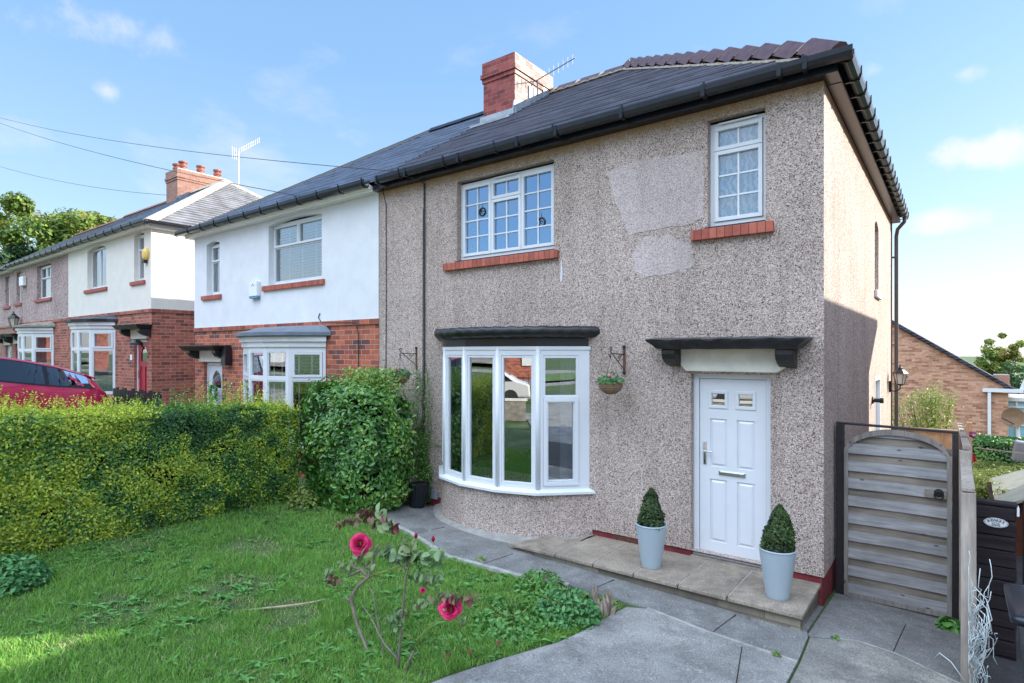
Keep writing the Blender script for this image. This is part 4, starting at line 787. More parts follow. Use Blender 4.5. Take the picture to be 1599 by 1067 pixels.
yagi('tv_aerial', 'thin grey stick aerial fixed to the red chimney of the pebbledash house', (-5.69,3.3,7.45), .32, (.95,-.1,.12), 8, .95, M['alu_dark'], 'rooftop aerials')
# ================================================================ neighbouring houses
def semi(name, label, xp, sg, zo, wd, up, brick, hip, roofm, ridgem, spec):
    o = thing(name, label, 'house', (xp+sg*wd/2, 4, zo-.3), 'houses along the street')
    X = lambda d: xp+sg*d
    def op(a, b, c, d, *r): return (min(X(a), X(b)), max(X(a), X(b)), c+zo, d+zo, *r)
    x0, x1 = min(X(0), X(wd)), max(X(0), X(wd)); zb = 2.83+zo; EV = 4.95+zo
    W1 = op(*spec['w1']); W2 = op(*spec['w2']); ars = [W1, W2]
    mb = MB(); wall(mb, FRONT, x0, x1, zb, EV, ars, .12); 
    if hip: wall(mb, T(x1 if sg > 0 else x0, 0, 90), 0, 7.84, zb, EV, [])
    mb.quad((x0,7.84,zo-1),(x1,7.84,zo-1),(x1,7.84,EV),(x0,7.84,EV)); [mb.quad((xq,7.84,zb),(xq,0,zb),(xq,0,EV),(xq,7.84,EV)) for xq in ((x0, x1) if not hip else ((x0,) if sg > 0 else (x1,)))]; mb.build('wall', up, o)
    Dr = op(5.28, 6.12, -.0, 2.03); By = op(1.61, 3.85, .6, 2.33)
    mb = MB(); wall(mb, T(0, .012), x0, x1, -1.2+zo, zb-.085, [Dr, By], .1)
    mb.tb(FRONT, x0, x1, -.05, .018, zb-.085, zb)
    if hip:
        s = x1 if sg > 0 else x0; wall(mb, T(s-.012*sg, 0.012, 90), 0, 7.8, -1.5+zo, zb-.085, []); mb.box(min(s, s+.018*sg)-.02, max(s, s+.018*sg), .0, 7.84, zb-.085, zb)
    mb.build('brick_wall', brick, o)
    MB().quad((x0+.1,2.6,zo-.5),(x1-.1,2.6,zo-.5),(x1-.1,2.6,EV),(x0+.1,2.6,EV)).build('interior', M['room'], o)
    gm = M['glass_far']
    fr = window(o, FRONT, W1[0], W1[1], W1[2]+.02, W1[3]-(.035 if len(W1) > 4 else .02), -.11, spec['w1c'], gm, blind=spec.get('b1'), curt=spec.get('c1'))
    window(o, FRONT, W2[0], W2[1], W2[2]+.02, W2[3]-(.035 if len(W2) > 4 else .02), -.11, spec['w2c'], gm, curt=spec.get('c2'))
    for w in (W1, W2): sill(o, FRONT, w[0]-.18, w[1]+.1, w[2]-.1, w[2]+.0, spec.get('sillm', M['soldier']), .05)
    # door
    mb = MB(); mb.ring(FRONT, Dr[0], Dr[1], Dr[2], Dr[3], .065, -.14, -.08); mb.build('door_frame', M['upvc'], o)
    mb = MB(); dd = T(0, .1); a, b = Dr[0]+.065, Dr[1]-.065; dz = Dr[2]
    recs = [(a+.1, (a+b)/2-.05, dz+.2, dz+1.3), ((a+b)/2+.05, b-.1, dz+.2, dz+1.3), (a+.15, b-.15, dz+1.45, dz+1.85, .18)]
    wall(mb, dd, a, b, dz+.05, dz+1.96, recs, .02); [mb.tq(dd, r[0], r[1], -.02, r[2], r[3]) for r in recs[:2]]
    dk = mb.build('door', spec['door'], o); MB().tq(dd, recs[2][0], recs[2][1], -.018, recs[2][2], recs[2][3]).build('pane', M['glass'], dk)
    MB().tb(dd, (b-.06 if sg < 0 else a+.03), (b-.03 if sg < 0 else a+.06), 0, .03, dz+1.0, dz+1.2).build('handle', M['chrome'], dk)
    l0, l1 = min(X(5.18), X(6.3)), max(X(5.18), X(6.3))
    MB().prism([(l0,2.315+zo),(l0,2.12+zo),(l0+.07,2.05+zo),(l1-.07,2.05+zo),(l1,2.12+zo),(l1,2.315+zo)], -.05, .02).build('lintel', M['stone_paint'], o)
    c0, c1 = min(X(5.0), X(6.38)), max(X(5.0), X(6.38)); mb = MB(); rr = []
    for e, z, dpt in ((0,2.30,.3),(.04,2.32,.33),(.1,2.38,.38),(.12,2.41,.39),(.0,2.42,.3)): rr.append([(c0-e,0,z+zo),(c0-e,-dpt,z+zo),(c1+e,-dpt,z+zo),(c1+e,0,z+zo)])
    loft(mb, rr); mb.add(rr[0], [(0,1,2,3)]); mb.add(rr[-1], [(3,2,1,0)]); cn = mb.build('door_canopy', M['bitumen'], o)
    for q0, q1 in ((c0+.02, c0+.17), (c1-.17, c1-.02)): MB().prism([(0,2.3+zo),(-.27,2.3+zo),(-.27,2.25+zo),(-.22,2.18+zo),(-.12,2.13+zo),(0,2.1+zo)], q0, q1, 'x').build('canopy_bracket', M['bitumen'], cn)
    # bay
    B = [(X(b_[0]+6.61), b_[1]) for b_ in BAY]; B = B if sg > 0 else B[::-1]
    bb = MB(); g = MB(); Z0, Z1, ZT = .5+zo, 2.36+zo, 1.78+zo
    for k, ((xa,ya),(xb,yb)) in enumerate(zip(B, B[1:])):
        L_ = math.hypot(xb-xa, yb-ya); t = T(xa, ya, math.degrees(math.atan2(yb-ya, xb-xa)))
        bb.tb(t, 0, L_, -.06, 0, Z0, Z0+.06); bb.tb(t, 0, L_, -.06, 0, Z1-.09, Z1); bb.tb(t, -.01, L_+.01, -.06, .03, Z1+.002, Z1+.1); bb.tb(t, -.02, L_+.02, -.06, .07, Z1+.1, Z1+.19)
        bb.tb(t, 0, .055, -.058, .003, Z0+.06, Z1-.09); bb.tb(t, L_-.055, L_, -.058, .003, Z0+.06, Z1-.09); bb.tb(t, .055, L_-.055, -.055, .0, ZT-.03, ZT+.03)
        if k in (1, 4): bb.ring(t, .06, L_-.06, ZT+.032, Z1-.092, .045, -.05, .016)
        else: bb.ring(t, .056, L_-.056, ZT+.031, Z1-.091, .02, -.05, -.006)
        bb.ring(t, .056, L_-.056, Z0+.061, ZT-.031, .02, -.05, -.006)
        g.tq(t, .07, L_-.07, -.03, Z0+.07, ZT-.04); g.tq(t, .07, L_-.07, -.03, ZT+.04, Z1-.1)
    bwn = bb.build('bay_window', M['upvc'], o); g.build('pane', M['glass_far'], bwn)
    if spec.get('bayblind'):
        sb = MB(); z = Z0+.08
        while z < Z1-.12:
            for (xa,ya),(xb,yb) in list(zip(B, B[1:])): 
                L_ = math.hypot(xb-xa, yb-ya); t = T(xa, ya, math.degrees(math.atan2(yb-ya, xb-xa))); P = lambda u, nn, zv: (t[0]+t[2]*u+t[4]*nn, t[1]+t[3]*u+t[5]*nn, zv)
                sb.quad(P(.05,-.09,z+.014),P(L_-.05,-.09,z+.014),P(L_-.05,-.135,z-.012),P(.05,-.135,z-.012))
                if z < Z0+.1: [sb.tb(t, L_*q-.015, L_*q+.015, -.088, -.084, Z0+.06, Z1-.1) for q in (.25,.6)]
            z += .062
        sb.build('blind', M['blind'], bwn)
    else:
        for q, (xa, ya), (xb, yb) in ((0, B[0], B[2]), (1, B[3], B[5])):
            cb = MB(); m_ = 40; pts = [(xa+(xb-xa)*i/m_+.0, ya+(yb-ya)*i/m_+.22+.02*math.sin(i*1.3)) for i in range(m_+1)]
            cb.add([(x,y,Z0) for x,y in pts]+[(x,y,Z1) for x,y in pts], [(i,i+1,m_+2+i,m_+1+i) for i in range(m_)]).build('curtain', M['curtain'], bwn, smooth=True)
    mb = MB(); q = [(x, y-.0) for x, y in B]; mb.add([(x,y*1.0,zo-.6) for x,y in q]+[(x,y,Z0) for x,y in q], [(i,i+1,len(q)+i+1,len(q)+i) for i in range(len(q)-1)]); mb.build('bay_base', brick if spec.get('bb') is None else spec['bb'], o)
    cxm = (B[0][0]+B[-1][0])/2; mb = MB(); rr = []
    f = lambda d, z, lift=0: [(cxm+(x-cxm)*(1+d/1.3), y*(1+d/.6) if y < 0 else 0, z) for x, y in B]
    rr = [f(-.2, Z1+.19), f(.12, Z1+.19), f(.16, Z1+.21), f(.16, Z1+.27), [(x, 0.0 if y == 0 else y*.25, Z1+.40) for x, y, z in f(.0, 0)], [(x, .01, Z1+.41) for x, y, z in f(.0, 0)]]
    loft(mb, rr).build('bay_roof', spec.get('bayroof', M['roof_grey']), o)
    # roof
    EZo = EZ+zo; mb = MB(); L_ = x1-x0; hr = hip and sg > 0; hl = hip and sg < 0
    xa, xb = x0-(.2 if hl else 0), x1+(.2 if hr else 0)
    courses(mb, (xa, E0, EZo), (1,0), (0,1), PT, RUN, lambda r: r if hl else 0, lambda r: xb-xa-(r if hr else 0))
    courses(mb, (xb, E0+2*RUN, EZo), (-1,0), (0,-1), PT, RUN, lambda r: r if hr else 0, lambda r: xb-xa-(r if hl else 0), step=.208)
    rfo = mb.build('roof', roofm, o)
    if hr: mb = MB(); courses(mb, (xb, E0, EZo), (0,1), (-1,0), PT, RUN, lambda r: r, lambda r: 2*RUN-r); mb.build('hip_slope', spec.get('hipm', roofm), rfo)
    if hl: mb = MB(); courses(mb, (xa, E0+2*RUN, EZo), (0,-1), (1,0), PT, RUN, lambda r: r, lambda r: 2*RUN-r); mb.build('hip_slope', spec.get('hipm', roofm), rfo)
    ra = (xa+RUN if hl else xa, E0+RUN, EZo+PT*RUN+.02); rb = (xb-RUN if hr else xb, E0+RUN, EZo+PT*RUN+.02)
    mb, mm = MB(), MB(); ridge_tiles(mb, mm, rb, ra, .45, .12, .07, .004)
    for flag, cx_, e in ((hr, xb, rb), (hl, xa, ra)):
        if flag:
            s = -1 if cx_ == xb else 1
            ridge_tiles(mb, mm, (cx_+s*.05, E0+.05, EZo+.02), e, .42, spec.get('hw', .1), .05, .006); ridge_tiles(mb, mm, (cx_+s*.05, E0+2*RUN-.05, EZo+.02), e, .42, .1, .05, .006)
    mb.build('ridge_tiles', ridgem, rfo)
    # eaves
    mb = MB(); mb.box(x0, x1+(.14 if hr else 0), -.15, .0, EV-.035, EV+.06); mb.box(x0-(.14 if hl else 0), x0, -.15, 7.98, EV-.035, EV+.06) if hl else None; mb.box(x1, x1+.14, 0, 7.98, EV-.035, EV+.06) if hr else None
    mb.box(x0, x1, -.19, -.15, EV+.0, EV+.07)
    mb.build('fascia', M['timber_white'], o, bevel=.004)
    mb = MB(); ge = .3; gutter(mb, (x0-(ge if hl else 0), -.25), (x1+(.25 if hr else 0), -.25), (0,-1), EZo-.015); 
    if hr: gutter(mb, (x1+.222, -.19), (x1+.222, 8), (1,0), EZo-.016)
    if hl: mb.tube([(x0-ge+.04,-.25,EZo-.02),(x0-ge-.04,-.25,EZo-.03)], .05, 10)
    g = mb.build('gutter', M['gutter'], o); gut_brackets(g, (x0, -.25), (x1, -.25), (0,-1), EZo-.015, .62, arm=.05)
    if hr: gut_brackets(g, (x1+.222, .2), (x1+.222, 8), (1,0), EZo-.016, 1.3, arm=.03)
    return o, rfo
bigc = [(0,1,0,.62,1,1,0), (0,.5,.62,1,1,1,1), (.5,1,.62,1,1,1,1)]
white, wroof = semi('white_rendered_house', 'white rendered house joined to the pebbledash one, red brick below and blinds in its windows', -6.63, -1, 0, 6.57, M['white_render'], M['brick'], True, M['slate_new'], M['gutter'],
    dict(w1=(1.58,3.37,3.6,4.87,.07), w2=(5.37,5.97,3.55,4.76,.05), w1c=bigc, w2c=[(0,1,0,.66,1,1,0), (0,1,.66,1,1,1,1)], b1=.055, c2=[(0,1,M['curtain'],.1)], door=M['upvc'], bayblind=True, hipm=M['slate_new']))
cream, croof = semi('cream_rendered_house', 'cream rendered end house with bright sunlit side, red front door and stone hip tiles', -22.0, 1, .57, 6.4, M['cream_render'], M['brick_side'], True, M['slate_new'], M['hipstone'],
    dict(w1=(1.75,3.3,3.6,4.87,.1), w2=(5.3,5.95,3.6,4.9,.06), w1c=[(0,.5,0,1,1,1,0), (.5,1,0,1,1,1,0)], w2c=[(0,1,0,.66,1,1,0), (0,1,.66,1,1,1,1)], c1=[(0,.5,M['curtain'],.1)], c2=[(0,1,M['curtain'],.1)], door=M['door_red'], hipm=M['slate_grey'], sillm=M['sill_paint'], bayroof=M['slate'], hw=.17))
far, froof = semi('grey_pebbledash_house', 'grey pebbledash terraced house next to the cream one, with a white top-hung window', -22.02, -1, .55, 6.4, M['pebble_far'], M['brick_side'], False, M['slate'], M['rooftile'],
    dict(w1=(1.75,3.3,3.6,4.8), w2=(5.3,5.95,3.6,4.8), w1c=bigc, w2c=[(0,1,0,.66,1,1,0), (0,1,.66,1,1,1,1)], c1=[(0,1,M['curtain'],.1)], door=M['upvc'], sillm=M['sill_paint'], bayroof=M['stone']))
far2, f2roof = semi('grey_pebbledash_house', 'terraced house with tan brick ground floor at the left edge of the photo', -34.84, 1, .5, 6.4, M['pebble_far'], M['brick_tan'], False, M['slate'], M['rooftile'],
    dict(w1=(1.75,3.3,3.6,4.8), w2=(5.3,5.95,3.6,4.8), w1c=bigc, w2c=[(0,1,0,.66,1,1,0), (0,1,.66,1,1,1,1)], door=M['upvc'], sillm=M['sill_paint'], bayroof=M['stone']))
ch = chimney(croof, -23.05, -22.1, 3.4, 5.3, 7.2, 9.15, M['brick_chim2'], M['whitestone'], (.42,))
for k, (x, y) in enumerate(((-22.35,3.7),(-22.35,4.35),(-22.35,5.0),(-22.85,3.7))):
    MB().lathe([(.13,0),(.12,.12),(.15,.14),(.15,.18),(.12,.2),(.12,.26),(.16,.28),(.16,.33),(.1,.34)], (x, y, 9.17), 16).build('chimney_pot', M['pottery'], croof)
MB().prism([(3.35,8.0),(5.35,8.0),(5.35,8.5),(4.3,8.62),(3.35,8.06)], -22.1, -22.06, 'x').build('flashing', M['lead'], croof)
yagi('tv_aerial', 'white many-pronged aerial on a tall mast beside the cream house chimney', (-21.75,5.55,8.2), 2.1, (.8,.45,.4), 12, 1.0, M['alu'], 'rooftop aerials')
# mast wires, telephone lines
def ray(px, py):
    u = (px-800)/910; v = -(py-550)/910; s, c = math.sin(YAW), math.cos(YAW); return Vector((-s+c*u, c+s*u, v))
def cable(pts_a, pts_b, sag, label, r=.011, n=24):
    a, b = Vector(pts_a), Vector(pts_b); mb = MB(); mb.tube([a.lerp(b, t)-Vector((0,0,sag*4*t*(1-t))) for t in np.linspace(0,1,n)], r, 5)
    tag(recenter(mb.build('telephone_wire', M['wire'])), label, 'wire', 'overhead wires')
cp = Vector((CX, CY, CZ))
cable((-5.78,-.21,5.06), cp+ray(-60,166)*24, .32, 'upper telephone wire, the one ending at the gutter over the party wall', .006)
cable((-8.0,-.24,4.98), cp+ray(-60,168)*25, .3, 'telephone wire crossing just below the upper one and ending on the white house eaves', .007)
cable((-23.05,3.5,8.3), cp+ray(-60,240)*30, .35, 'telephone wire ending at the weathered brick chimney', .008)
cable((-28,-.2,5.6), cp+ray(-60,295)*34, .3, 'lowest short telephone wire near the tree on the left', .009)
# alarm boxes, lamps
ob = MB(); ob.tb(FRONT, -10.60, -10.30, .004, .085, 3.42, 3.71); ob.mi = 1; ob.tb(FRONT, -10.60, -10.30, .004, .08, 3.37, 3.418)
ob.mi = 1; ob.prism([(-10.52,3.62),(-10.45,3.67),(-10.38,3.62),(-10.40,3.615),(-10.45,3.65),(-10.50,3.615)], -.0885, -.086)
tag(recenter(ob.build('alarm_box', [M['box_white'], M['blue']], bevel=.008)), 'white alarm box with blue base between the white house windows', 'alarm box')
mb = MB(); mb.lathe([(.15,0),(.15,.05),(.1,.09),(.04,.1)], (0,0,0), 24); mb.v = [(-15.86+x, -.002-z, 4.83+y*1.15) for x, y, z in mb.v]; mb.mi = 1; mb.tb(FRONT, -15.93, -15.8, .01, .1, 4.6, 4.68)
tag(recenter(mb.build('alarm_box', [M['yellow'], M['black']])), 'yellow bell alarm box at the corner of the cream house', 'alarm box')
mb = MB(); mb.tb(FRONT, -27.1, -26.6, .004, .12, 4.75, 5.1)
tag(recenter(mb.build('alarm_box', M['box_white'], bevel=.02)), 'plain white box high on the grey pebbledash wall', 'alarm box')
def lantern(name, label, p, out, arm=.2, s=1.0, curve=True):
    o = thing(name, label, 'wall lamp', p, 'wall lamps'); p = Vector(p); od = Vector((out[0], out[1], 0)); c = p+od*arm
    mb = MB(); mb.tube([p+Vector((0,0,-.1*s)), p+Vector((0,0,.06*s))], .018*s, 6); mb.tube([p+Vector((0,0,-.06*s)), p+od*arm*.5+Vector((0,0,-.09*s)), c+Vector((0,0,-.05*s)), c], .009*s, 6); 
    mb.lathe([(.03*s,0),(.045*s,.012*s),(.05*s,.02*s)], c, 6); mb.lathe([(.10*s,.17*s),(.09*s,.19*s),(.05*s,.23*s),(.03*s,.235*s),(.035*s,.25*s),(.012*s,.27*s),(.012*s,.3*s)], c, 6)
    for k in range(6): a = 2*math.pi*k/6; mb.tube([c+Vector((.05*s*math.cos(a), .05*s*math.sin(a), .02*s)), c+Vector((.085*s*math.cos(a), .085*s*math.sin(a), .172*s))], .005*s, 4)
    mb.build('bracket', M['iron'], o); MB().lathe([(.045*s,.022*s),(.08*s,.17*s)], c, 6).build('glass', M['lampglass'], o); return o
lantern('wall_lantern', 'black lantern on the sunlit side wall beside the drainpipe', (.015,7.15,1.62), (1,0), .17, 1.35)
lantern('wall_lantern', 'black lantern over the bay of the grey pebbledash house', (-27.35,-.02,3.2), (0,-1), .2, 2.0)
mb = MB(); mb.box(-11.62,-11.44,-.16,-.02,1.98,2.42); tag(recenter(mb.build('wall_lamp', M['black'], bevel=.01)), 'square black box lamp beside the white house door canopy', 'wall lamp', 'wall lamps')
mb = MB(); mb.lathe([(.16,0),(.15,.06),(.09,.13),(.02,.15)], (-15.95,-.22,2.45), 16); mb.tube([(-15.95,-.02,2.35),(-15.95,-.22,2.6)], .02, 6); tag(recenter(mb.build('wall_lamp', M['black'])), 'rounded black lamp beside the red door', 'wall lamp', 'wall lamps')
mb = MB(); mb.tb(T(0,.012), -16.95, -16.82, 0.002, .02, 2.05, 2.2); tag(recenter(mb.build('house_number', M['sign_w'])), 'small white number plate left of the red door', 'number plate')
mb = MB(); mb.tube([(-8.25,-.012,2.98),(-8.3,-.012,2.9),(-8.2,-.015,2.81),(-7.6,-.02,2.79),(-7.22,-.02,2.78),(-7.15,-.01,2.6),(-7.14,-.01,.8)], .009, 5); mb.build('wall_cable', M['wire'], white)
# black board fence and wreath
mb = MB(); [mb.box(-15.5+k*.16, -15.36+k*.16, -.9, -.87, .2, 1.38+.03*math.sin(k*2)) for k in range(17)]; tag(recenter(mb.build('board_fence', M['black'])), 'low black vertical board fence in front of the cream house', 'fence')
P = []; 
for k in range(500): a = random.uniform(0, 2*math.pi); r = random.gauss(.15, .03); P.append((-12.2+r*math.cos(a), -.02+random.uniform(-.06,.0), 1.35+r*math.sin(a)))
tag(recenter(leafmesh('wreath', P, [(0,-1,0)]*500, .06, rng.random(500), L['fern'])), 'green leafy wreath on the white house door', 'wreath')

# ---------------------------------------------------------------- right-hand neighbour (its roof throws the shadow on the side wall)
nx = 3.46; nb = thing('brick_house', 'brick house just beyond the right edge of the photo', 'house', (nx+3.5, 3.5, -.5), None)
mb = MB(); mb.box(nx+.45, nx+8, -1.1, 8.0, -1.5, 4.95); mb.build('wall', M['brick'], nb)
mb = MB(); mb.box(nx, nx+8.4, -1.5, 8.73, 4.95, 5.05); a, b = (nx, -1.5), (nx+8.4, 8.73); h = 4.2
mb.add([(a[0],a[1],5.05),(b[0],a[1],5.05),(b[0],b[1],5.05),(a[0],b[1],5.05),(nx+4.2,-1.5+h,5.05+2.1),(nx+4.2,8.73-h,5.05+2.1)], [(0,1,4),(1,2,5,4),(2,3,5),(3,0,4,5)]); mb.build('roof', M['slate'], nb)
# ================================================================ doorstep, pots, gate
st = thing('front_step', 'long tan slab doorstep on a mossy block base, in front of the white door', 'step', (-1.6,-.45,-.2))
mb = MB(); mb.prism([(-3.1,-.86),(-.045,-.86),(-.045,-.03),(-2.55,-.03)], -.5, -.036, 'z'); mb.build('step_base', M['stepwall'], st)
xsn = [-3.22,-2.55,-2.07,-1.6,-1.13,-.66,-.015]
for k in range(len(xsn)-1):
    a, b = xsn[k]+.006, xsn[k+1]-.006
    for (c, d, cc, dd) in (((-.905,-.37,0,0)), (-.358,-.022,0,0)):
        if k == 0: poly = [(a, c), (b, c), (b, d), (a+(.28 if c < -.5 else .62), d)] if c < -.5 else [(a+.5, c), (b, c), (b, d), (a+.7, d)]
        else: o_ = .12*(k % 2) if c > -.5 else 0; poly = [(a, c), (b, c), (b, d), (a, d)]
        MB().prism(poly, -.036, .0, 'z').build('paving_slab', M['step'], st, bevel=.006)
MB().prism([(-3.0,-.85),(-.06,-.85),(-.06,-.03),(-2.5,-.03)], -.036, -.006, 'z').build('joint', M['jmort'], st)

def planter(loc, label, h=.36, s=1):
    o = thing('planter', label, 'planter', loc, 'ribbed pots by the front door'); x, y, z = loc
    prof = [(.092*s,0)]; 
    for k in range(60): t = k/59; r = .095+(.158-.095)*t**.85; prof.append((r*s+(.0013 if k % 2 else 0)*s, (.005+.385*t)*s))
    prof += [(.163*s,.395*s),(.163*s,.405*s),(.150*s,.405*s),(.145*s,.36*s)]
    prof = [(r, zq*1.13) for r, zq in prof]
    MB().lathe(prof, loc, 40, cap=False).build('pot', M['pot'], o, smooth=True); MB().lathe([(.001,.40*s),(.150*s,.40*s)], loc, 24, cap=False).build('soil', M['soil'], o); return o
def topiary(loc, label, h, r, s=0):
    n = 5200; t = rng.random(n)**1.3; th = rng.random(n)*2*math.pi; prof = np.interp(t, [0,.1,.35,.7,.9,1], [.85,1,.9,.55,.3,.08])
    P = np.stack([np.cos(th), np.sin(th), t*h], 1); P[:,2] += 0; q = vnoise(np.stack([np.cos(th)*r*6, np.sin(th)*r*6, t*h*6], 1)+s, 1.6, s)
    rad = r*prof*(.50+.80*q+.40*rng.random(n)-.15); P[:,0] = P[:,0]*rad+loc[0]+.03*t*math.sin(s*3); P[:,1] = P[:,1]*rad+loc[1]; P[:,2] += loc[2]
    Nn = np.stack([np.cos(th), np.sin(th), np.full(n,.5)], 1)
    o = thing('box_shrub', label, 'shrub', loc, 'clipped conical box shrubs'); leafmesh('foliage', P, Nn, .024+.014*rng.random(n), np.clip(.1+.8*rng.random(n)**1.3+.5*(q-.5), 0, 1), L['box'], o, .6)
    MB().lathe([(r*.6,0),(r*.6,h*.25),(r*.3,h*.6),(.01,h*.85)], loc, 12).build('twigs', M['core'], o); return o
planter((-1.535,-.60,0), 'ribbed pale grey pot standing left of the white door'); planter((-.285,-.62,0), 'ribbed pale grey pot at the right end of the doorstep')
topiary((-1.535,-.60,.395), 'cone-shaped box shrub in the pot left of the door', .43, .135, 1); topiary((-.285,-.62,.395), 'cone-shaped box shrub at the step end, the bushier of the two', .46, .14, 5)

# hanging baskets
def basket(x, label_b, label_a, n0=0):
    z1 = 2.32; br = thing('basket_bracket', label_a, 'bracket', (x,-.01,2.02), 'wrought iron basket brackets'); mb = MB()
    mb.tb(FRONT, x-.014, x+.014, .001, .012, 2.0, 2.33); mb.build('wall_plate', M['rust'], br)
    mb = MB(); mb.tube([(x,-.012,2.24),(x-.02,-.30,2.25)], .006, 6); mb.tube([(x,-.012,2.06),(x-.02,-.33,2.28)], .006, 6)
    def curl(cx_, cy_, cz_, r, a0, a1): return [(cx_, cy_+r*(1-.5*k/12)*math.cos(a0+(a1-a0)*k/12), cz_+r*(1-.5*k/12)*math.sin(a0+(a1-a0)*k/12)) for k in range(13)]
    mb.tube(curl(x-.02,-.315,2.305,.03,-1,4.5), .006, 5); mb.tube(curl(x-.02,-.32,2.22,.025,1.5,7), .005, 5); mb.tube(curl(x-.01,-.13,2.20,.035,-2,3.5), .005, 5); mb.tube([(x,-.015,2.25),(x-.01,-.06,2.235),(x-.01,-.1,2.2)], .005, 5)
    mb.lathe([(.016,-.02),(.02,0),(.016,.02)], (x,-.012,2.33), 8); mb.lathe([(.016,-.02),(.02,0),(.016,.02)], (x,-.012,2.02), 8); mb.build('scroll', M['iron'], br)
    c = (x-.02, -.32, 1.90); o = thing('hanging_basket', label_b, 'hanging basket', (c[0],c[1],c[2]-.13), 'hanging baskets of pink flowers')
    prof = [(.01,-.125)]+[(.14*math.sin(math.pi/2*k/14)+.003*(k % 2), -.125*math.cos(math.pi/2*k/14)) for k in range(1, 15)]+[(.15,.01),(.13,.012)]
    MB().lathe(prof, c, 28).build('bowl', M['wicker'], o, smooth=False)
    mb = MB(); [mb.tube([(c[0]+.13*math.cos(a), c[1]+.13*math.sin(a), c[2]), (c[0], c[1], 2.2)], .0022, 4) for a in (.5,2.6,4.7)]; mb.tube([(c[0],c[1],2.19),(c[0],c[1],2.255)], .003, 4); mb.build('chain', M['iron'], o)
    n = 900; d = sphere_pts(n); d[:,2] = np.abs(d[:,2]); P = d*np.array([.16,.16,.09])*(.6+.5*rng.random(n))[:,None]+np.array([c[0],c[1],c[2]+.01]); k = rng.random(n) < .12; P[k,2] += .06*rng.random(k.sum()); P[k,0] = c[0]-.02+.04*rng.random(k.sum())
    leafmesh('foliage', P, d, .035, rng.random(n), L['fern'], o, .35)
    fp = []; fn = []; ft = []
    for (dx, dy, dz) in ((-.13,-.05,.06),(.0,-.12,.05),(.08,-.1,.08),(.13,-.04,.03),(.03,-.08,.10)):
        cc = np.array([c[0]+dx, c[1]+dy, c[2]+dz]); s_ = sphere_pts(34); fp += list(cc+s_*.017); fn += list(s_); ft += list(rng.random(34))
    leafmesh('flowers', fp, fn, .022, np.array(ft), L['wpink'], o, .9); return o
basket(-2.14, 'wicker basket of pink flowers hanging between the bow window and the door', 'rusty scrolled bracket right of the bow window')
basket(-5.72, 'wicker basket of pink flowers partly behind the laurel bush', 'scrolled bracket above the laurel bush')

# gate
gate = thing('garden_gate', 'weathered arched wooden slat gate with black ring handle beside the house', 'gate', (.54,.6,-.28))
y = .6
def archz(x): u = (x-.55)/.43; return 1.24+.255*math.sqrt(max(0, 1-u*u*.93))-.02
zs = -.24; k = 0
while zs < 1.42:
    hgt = .105; front = k % 2 == 0; m_ = MB()
    n = 24
    for j in range(n):
        a, b = .135+(.83)*j/n, .135+.83*(j+1)/n; top = min(zs+hgt, min(archz(a), archz(b))-.03)
        if top <= zs+.004: continue
        f = lambda x: y-.034+.004*math.cos((x-.55)/.415*math.pi)*(1 if front else -1)+(0 if front else .020)
        m_.add([(a,f(a),zs),(b,f(b),zs),(b,f(b)+.010,zs),(a,f(a)+.010,zs),(a,f(a)+.002,top),(b,f(b)+.002,top),(b,f(b)+.007,top),(a,f(a)+.007,top)], [(0,3,2,1),(4,5,6,7),(0,1,5,4),(2,3,7,6)])
    if m_.v: m_.build('slat', M['gatewood'] if front else M['gatewood2'], gate)
    zs += hgt+(-.014 if front else -.014); k += 1
mb = MB(); mb.box(.10, .137, y-.05, y+.0, -.27, 1.27); mb.box(.963, 1.0, y-.05, y+.0, -.31, 1.27); mb.box(.137, .963, y-.04, y-.005, -.28, -.235); mb.box(.54,.56,y-.012,y+.02,-.23,1.42)
n = 22; outer = [(.1+.9*j/n) for j in range(n+1)]
for a, b in zip(outer, outer[1:]): za, zb_ = archz(a), archz(b); mb.add([(a,y-.055,za-.04),(b,y-.055,zb_-.04),(b,y+.004,zb_-.04),(a,y+.004,za-.04),(a,y-.055,za+.012),(b,y-.055,zb_+.012),(b,y+.004,zb_+.012),(a,y+.004,za+.012)], [(0,3,2,1),(4,5,6,7),(0,1,5,4),(2,3,7,6)])
mb.build('gate_frame', M['gateframe'], gate)
mb = MB(); c = (.9,y-.062,.90); mb.tube([(c[0]+.035*math.cos(a), c[1]-.012, c[2]-.01+.035*math.sin(a)) for a in np.linspace(0, 2*math.pi, 20)], .006, 6, False); q = MB(); q.lathe([(.04,0),(.036,.008),(.012,.012)], (0,0,0), 20); mb.add([(c[0]+a, c[1]-z+.006, c[2]+b+.012) for a, b, z in q.v], q.f); mb.build('ring_handle', M['iron'], gate)
MB().box(.79,.96,y-.056,y-.042,.86,.935).build('lock_board', M['gatewood2'], gate)
fr = thing('gate_surround', 'dark stained posts and thin top bar framing the arched gate', 'gate frame', (.54,.62,-.3))
MB().box(.022,.095,y-.03,y+.06,-.4,1.508).build('post', M['postdark'], fr, bevel=.004); MB().box(1.003,1.05,y-.05,y+.05,-.4,1.488).build('post', M['postdark'], fr, bevel=.004)
MB().add([(.022,y-.03,1.51),(1.05,y-.03,1.49),(1.05,y+.06,1.49),(.022,y+.06,1.51),(.022,y-.03,1.528),(1.05,y-.03,1.508),(1.05,y+.06,1.508),(.022,y+.06,1.528)], [(0,3,2,1),(4,5,6,7),(0,1,5,4),(1,2,6,5),(2,3,7,6),(3,0,4,7)]).build('top_bar', M['postdark'], fr)
MB().box(.955,1.0,y+.01,y+.05,-.4,1.33).build('batten', M['gateframe'], fr)
